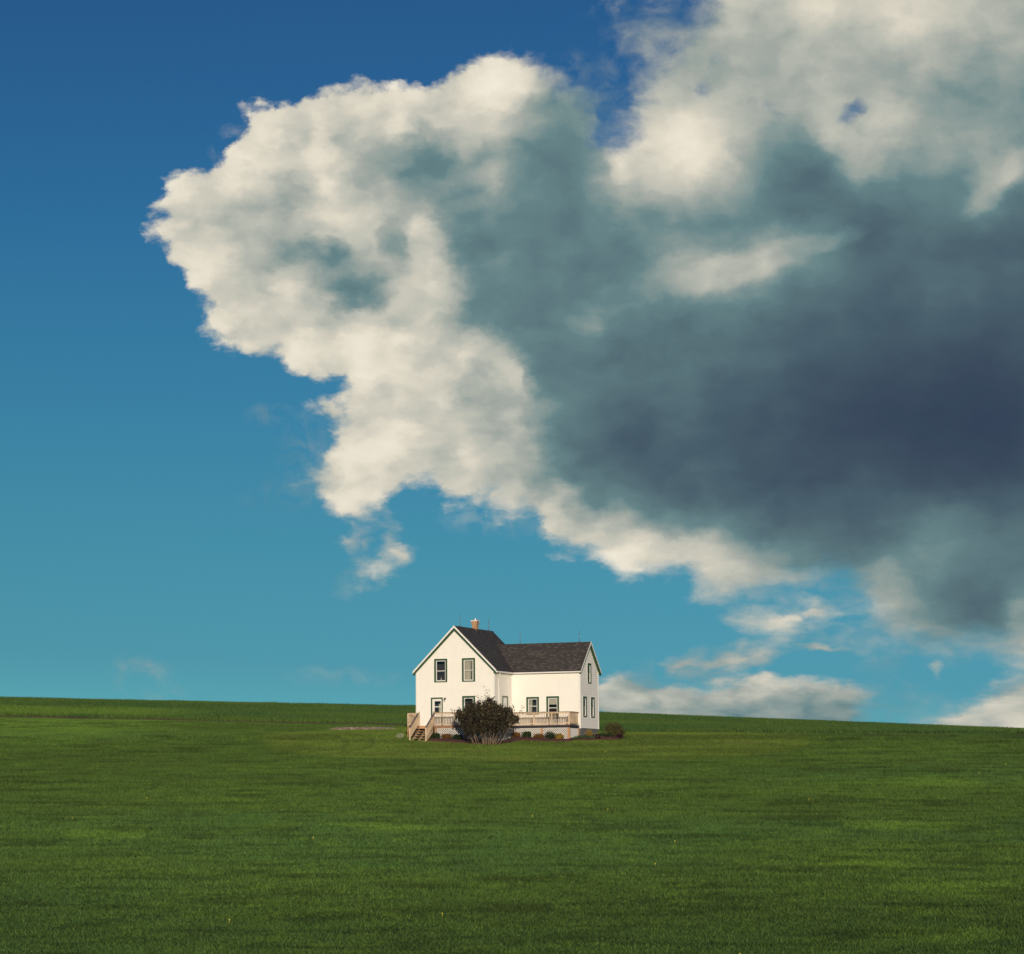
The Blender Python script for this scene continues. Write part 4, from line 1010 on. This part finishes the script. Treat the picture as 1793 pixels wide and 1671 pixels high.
def tint(x, y, rnd):
    """colour of the grass at a spot, hollow shade painted in as dark streaks"""
    def L(a, b, t): return a+(b-a)*t[:, None]
    C = {k: np.array(v) for k, v in GTINT.items()}
    n1 = fbm(x/12., y/7.0, 51, 4); n2 = fbm(x/2.4, y/1.1, 57, 5, .62); n3 = fbm(x/30., y/14., 61, 3); n4 = fbm(x/.8, y/.5, 67, 2)
    c = L(C['dark']*.35+C['mid']*.65, C['mid'], sstep(n1*.55+n2*.45, .36, .58))
    c = L(c, C['vivid'], sstep(n2*.5+n1*.3+n4*.2, .50, .70)*.5)
    c = L(c, C['blue'], sstep(n3, .45, .70)*.4)
    for px, py, rx, ry, s in PATCH:
        g = np.clip(1-np.hypot((x-px)/rx, (y-py)/(ry*1.7))+1.5*(fbm(x/2.2, y/1.6, 71, 5, .6)-.5), 0, 1)
        c = L(c, np.array((.135,.235,.030)), sstep(g, .15, .8)*s*.75)
    dk = np.maximum(sstep(fbm(x/3.6, y/1.1, 83, 5, .6), .54, .66), .8*sstep(fbm(x/1.1, y/.7, 85, 3, .6), .60, .72))
    c = L(c, C['dark']*.55, dk*.6)  # streaks paint the shade of small hollows into uneven grass colour
    c = L(c, C['vivid'], sstep(fbm(x/1.6, y/.8, 87, 4, .6), .60, .74)*.6)
    c = c*(1-.16*sstep(y, 120, 84)+.10*sstep(fbm(x/45., y/22., 89, 2), .35, .7))[:, None]
    lw = lawn_mask(x, y); nl = fbm(x/5., y/2.2, 91, 4)
    lc = L(C['lawn']*.86, C['lawn']*1.2, sstep(nl, .32, .68))
    tw = np.minimum(np.abs(np.hypot(x+23, y-185)-11.5), np.abs(np.hypot(x+23, y-185)-13.4)); lc = L(lc, C['dark'], sstep(tw, .35, .1)*.55*(y < 196))
    lc = L(lc, C['dry'], sstep(fbm(x/2.6, y/1.1, 95, 3), .60, .74)*.35)
    c = L(c, lc, lw)
    cr = L(C['crop'], C['mid']*.85, sstep(fbm(x/9., y/9., 101, 4), .40, .66)); lf = sstep(x, -24, -34)
    cr = L(cr, C['vivid']*1.0, lf*.8*sstep(y, 246, 236)*sstep(y, 224, 229))
    c = L(c, cr, crop_mask(x, y))
    nt = sstep(x, -22, -34)*sstep(y, 176, 196)*(1-crop_mask(x, y)); c = L(c, np.array((.125,.225,.034)), nt*.8*sstep(n2, .25, .6))
    return 1.22*c*(.82+.36*rnd[:, None])

def ground_sheet():
    def axis(lo, hi, step, out, g=1.22):
        a = list(np.arange(lo, hi+step/2, step)); s = step
        while a[-1] < out: s *= g; a.append(a[-1]+s)
        b = []; s = step; x = lo
        while x > -out: s *= g; x -= s; b.append(x)
        return np.array(b[::-1]+a)
    xs = axis(-62, 62, .8, 6000); ys = axis(70, 290, .55, 6000)
    X, Y = np.meshgrid(xs, ys); Z = height(X.ravel(), Y.ravel()).reshape(X.shape)
    # the sheet is sunk a little where the house stands
    me = bpy.data.meshes.new('ground'); nx, ny = len(xs), len(ys)
    me.vertices.add(nx*ny); me.vertices.foreach_set('co', np.stack([X, Y, Z], -1).ravel())
    I = (np.arange(ny-1)[:, None]*nx+np.arange(nx-1)[None, :]).ravel()
    F4 = np.stack([I, I+1, I+1+nx, I+nx], 1).astype(np.int32)
    me.loops.add(F4.size); me.loops.foreach_set('vertex_index', F4.ravel()); me.polygons.add(len(F4)); me.polygons.foreach_set('loop_start', np.arange(0, F4.size, 4, dtype=np.int32))
    me.polygons.foreach_set('use_smooth', np.ones(len(F4), bool)); me.update(calc_edges=True)
    at = me.attributes.new('turf', 'FLOAT_COLOR', 'POINT'); x = X.ravel(); y = Y.ravel()
    c = tint(x, y, np.full(x.size, .35)); m = np.clip(soil_mask(x, y), 0, 1)[:, None]
    so = np.array(GTINT['brown'])*(.8+.5*fbm(x*1.3, y*1.3, 111, 3))[:, None]
    c = c*(1-m)+so*m
    at.data.foreach_set('color', np.concatenate([c, np.ones((len(c), 1))], 1).ravel().astype(np.float32))
    def f(T, b, o):
        a = T.new('ShaderNodeAttribute'); a.attribute_name = 'turf'; g = T.new('ShaderNodeNewGeometry')
        n = T.noise(g.outputs['Position'], 3.5, 8, .65)
        T.put(b.inputs['Base Color'], T.v('SCALE', a.outputs['Color'], T.mr(n, .3, .7, .5, 1.3))); b.inputs['Roughness'].default_value = 1; b.inputs['Specular IOR Level'].default_value = .1
        bump(T, b, n, .8, .08)
    me.materials.append(mat('turf_and_soil', f))
    o = bpy.data.objects.new('ground', me); COL.objects.link(o); tag(o, 'green hillside rising towards the farmhouse', None, None, 'structure')
ground_sheet()

# ---------------------------------------------------------------- grass blades
def grassmat():
    def f(T, b, o):
        a = T.new('ShaderNodeAttribute'); a.attribute_name = 'tone'
        T.put(b.inputs['Base Color'], a.outputs['Color']); b.inputs['Roughness'].default_value = .7; b.inputs['Specular IOR Level'].default_value = .25
        tl = T.new('ShaderNodeBsdfTranslucent'); T.put(tl.inputs[0], a.outputs['Color'])
        mx = T.new('ShaderNodeMixShader'); mx.inputs[0].default_value = .25
        T.l.new(b.outputs[0], mx.inputs[1]); T.l.new(tl.outputs[0], mx.inputs[2]); T.l.new(mx.outputs[0], o.inputs[0])
    return mat('grass_blades', f)
M['grass'] = grassmat()
HC, HS = math.cos(YAW), math.sin(YAW)
def under_house(x, y):
    dx, dy = x-HX, y-HY; a = dx*HC-dy*HS; b = dx*HS+dy*HC
    return ((a > -.1) & (a < 6.95) & (b > -1.6) & (b < 7.1)) | ((a > 6.) & (a < 11.35) & (b > 1.2) & (b < 7.1)) | ((a > .8) & (a < 2.05) & (b > -3.2) & (b < -1.5)) \
         | ((a > 2.2) & (a < 8.0) & (b > -3.0) & (b < 0)) | ((a > 7) & (a < 11.6) & (b > .1) & (b < 2)) | ((a > 11.4) & (a < 14.6) & (b > 1.7) & (b < 4.6))
def turf(name, label, N, sel, hgt, wid, seed, y0=78., y1=272., lean=.35, power=1.0, hole=None):
    g = np.random.default_rng(seed)
    # spots spread over the wedge of hillside in front of the viewer
    t = g.random(N); y = np.sqrt(y0**2+(y1**2-y0**2)*t) if power == 1.0 else y0+(y1-y0)*t
    x = (g.random(N)*2-1)*(.235*y+14+3*g.random(N))
    k = sel(x, y) > g.random(N); k &= ~under_house(x, y); x = x[k]; y = y[k]
    k = g.random(len(x)) > soil_mask(x, y)*1.02; x = x[k]; y = y[k]; n = len(x)
    z = height(x, y); r = g.random(n)
    h = hgt*(.45+1.1*g.random(n))*(.55+.9*fbm(x/2.4, y/1.0, seed+5, 3))
    h = h*(1-.7*sstep(y, trk_y(x)-4.5, trk_y(x)-2.5)*sstep(y, trk_y(x)+.6, trk_y(x))); w = wid*(.6+.8*g.random(n))
    an = g.random(n)*2*np.pi; lx = g.normal(0, lean, n)*h; ly = g.normal(0, lean, n)*h
    ca, sa = np.cos(an)*w/2, np.sin(an)*w/2
    V = np.empty((n, 3, 3))
    V[:,0] = np.stack([x-ca, y-sa, z-.02], 1); V[:,1] = np.stack([x+ca, y+sa, z-.02], 1); V[:,2] = np.stack([x+lx, y+ly, z+h], 1)
    me = bpy.data.meshes.new(name); me.vertices.add(n*3); me.vertices.foreach_set('co', V.ravel())
    me.loops.add(n*3); me.loops.foreach_set('vertex_index', np.arange(n*3, dtype=np.int32))
    me.polygons.add(n); me.polygons.foreach_set('loop_start', np.arange(0, n*3, 3, dtype=np.int32)); me.update(calc_edges=False)
    c = tint(x, y, r)
    c4 = np.concatenate([c, np.ones((n, 1))], 1).astype(np.float32)
    at = me.attributes.new('tone', 'FLOAT_COLOR', 'FACE'); at.data.foreach_set('color', c4.ravel())
    me.materials.append(M['grass']); o = bpy.data.objects.new(name, me); COL.objects.link(o)
    tag(o, label, 'grass', None, 'stuff'); print(name, n)
turf('meadow_grass', 'short rough green meadow grass covering the slope below the house', 3000000, lambda x, y: (1-crop_mask(x, y))*(1-lawn_mask(x, y)), .082, .046, 7, 78, 228, .7)
turf('lawn_grass', 'mown yellowish green lawn around the farmhouse', 1100000, lambda x, y: lawn_mask(x, y)*(1-crop_mask(x, y)), .05, .045, 8, 165, 216)
turf('crop_grass', 'taller dark green crop growing behind the track up to the skyline', 1150000, lambda x, y: crop_mask(x, y), .20, .075, 9, 188, 276, .25)

# stones of the gravel spot, and tiny yellow flowers
def stonemat():
    def f(T, b, o):
        n = T.noise(obj_co(T), 1.7, 4, .6); c = T.ramp(n, [(.3,(.07,.055,.06,1)),(.5,(.17,.125,.11,1)),(.72,(.5,.36,.25,1))])
        T.put(b.inputs['Base Color'], c); b.inputs['Roughness'].default_value = .9
    return mat('mixed_field_stone', f)
M['stone'] = stonemat()
rg = random.Random(5); mb = MB((-11.6,205.6,5.3))
for k in range(900):
    t_ = rg.uniform(0,2*math.pi); r_ = math.sqrt(rg.random()); x = -11.6+math.cos(t_)*r_*2.7; y = 205.6+math.sin(t_)*r_*2.5
    s = rg.uniform(.02,.075)*(2.0 if rg.random() < .02 else 1); z = H1(x, y)
    ring = [(x+math.cos(q)*s*rg.uniform(.8,1.25), y+math.sin(q)*s*rg.uniform(.8,1.2)) for q in (0,1.25,2.5,3.8,5.)]
    mb.hexa([(p[0],p[1],z-.02) for p in ring], [(x+(p[0]-x)*.6, y+(p[1]-y)*.6, z+s*rg.uniform(.5,1.)) for p in ring])
o = mb.build('gravel', M['stone']); o.location = (-11.6,205.6,5.3); tag(o, 'spot of grey and tan gravel on the lawn left of the house', 'gravel', None, 'stuff')
M['yellow'] = painted('yellow_petals', (.75,.60,.05), .7, .1)
mb = MB((0,120,-2)); g = np.random.default_rng(3)
for k in range(18):
    y = math.sqrt(80**2+(186**2-80**2)*g.random()); x = (g.random()*2-1)*.2*y
    z = H1(x, y)+.13; r_ = .014
    for q in range(2): mb.quad((x-r_,y-r_*.3*q,z-r_), (x+r_,y+r_*.3*q,z-r_), (x+r_,y+r_*.2,z+r_), (x-r_,y+r_*.2,z+r_))
    mb.tube([(x,y,z-.16),(x,y,z-r_)], .004, 3)
o = mb.build('wildflowers', M['yellow']); o.location = (0,120,-2); tag(o, 'scattered tiny yellow flowers in the meadow grass', 'flowers', None, 'stuff')
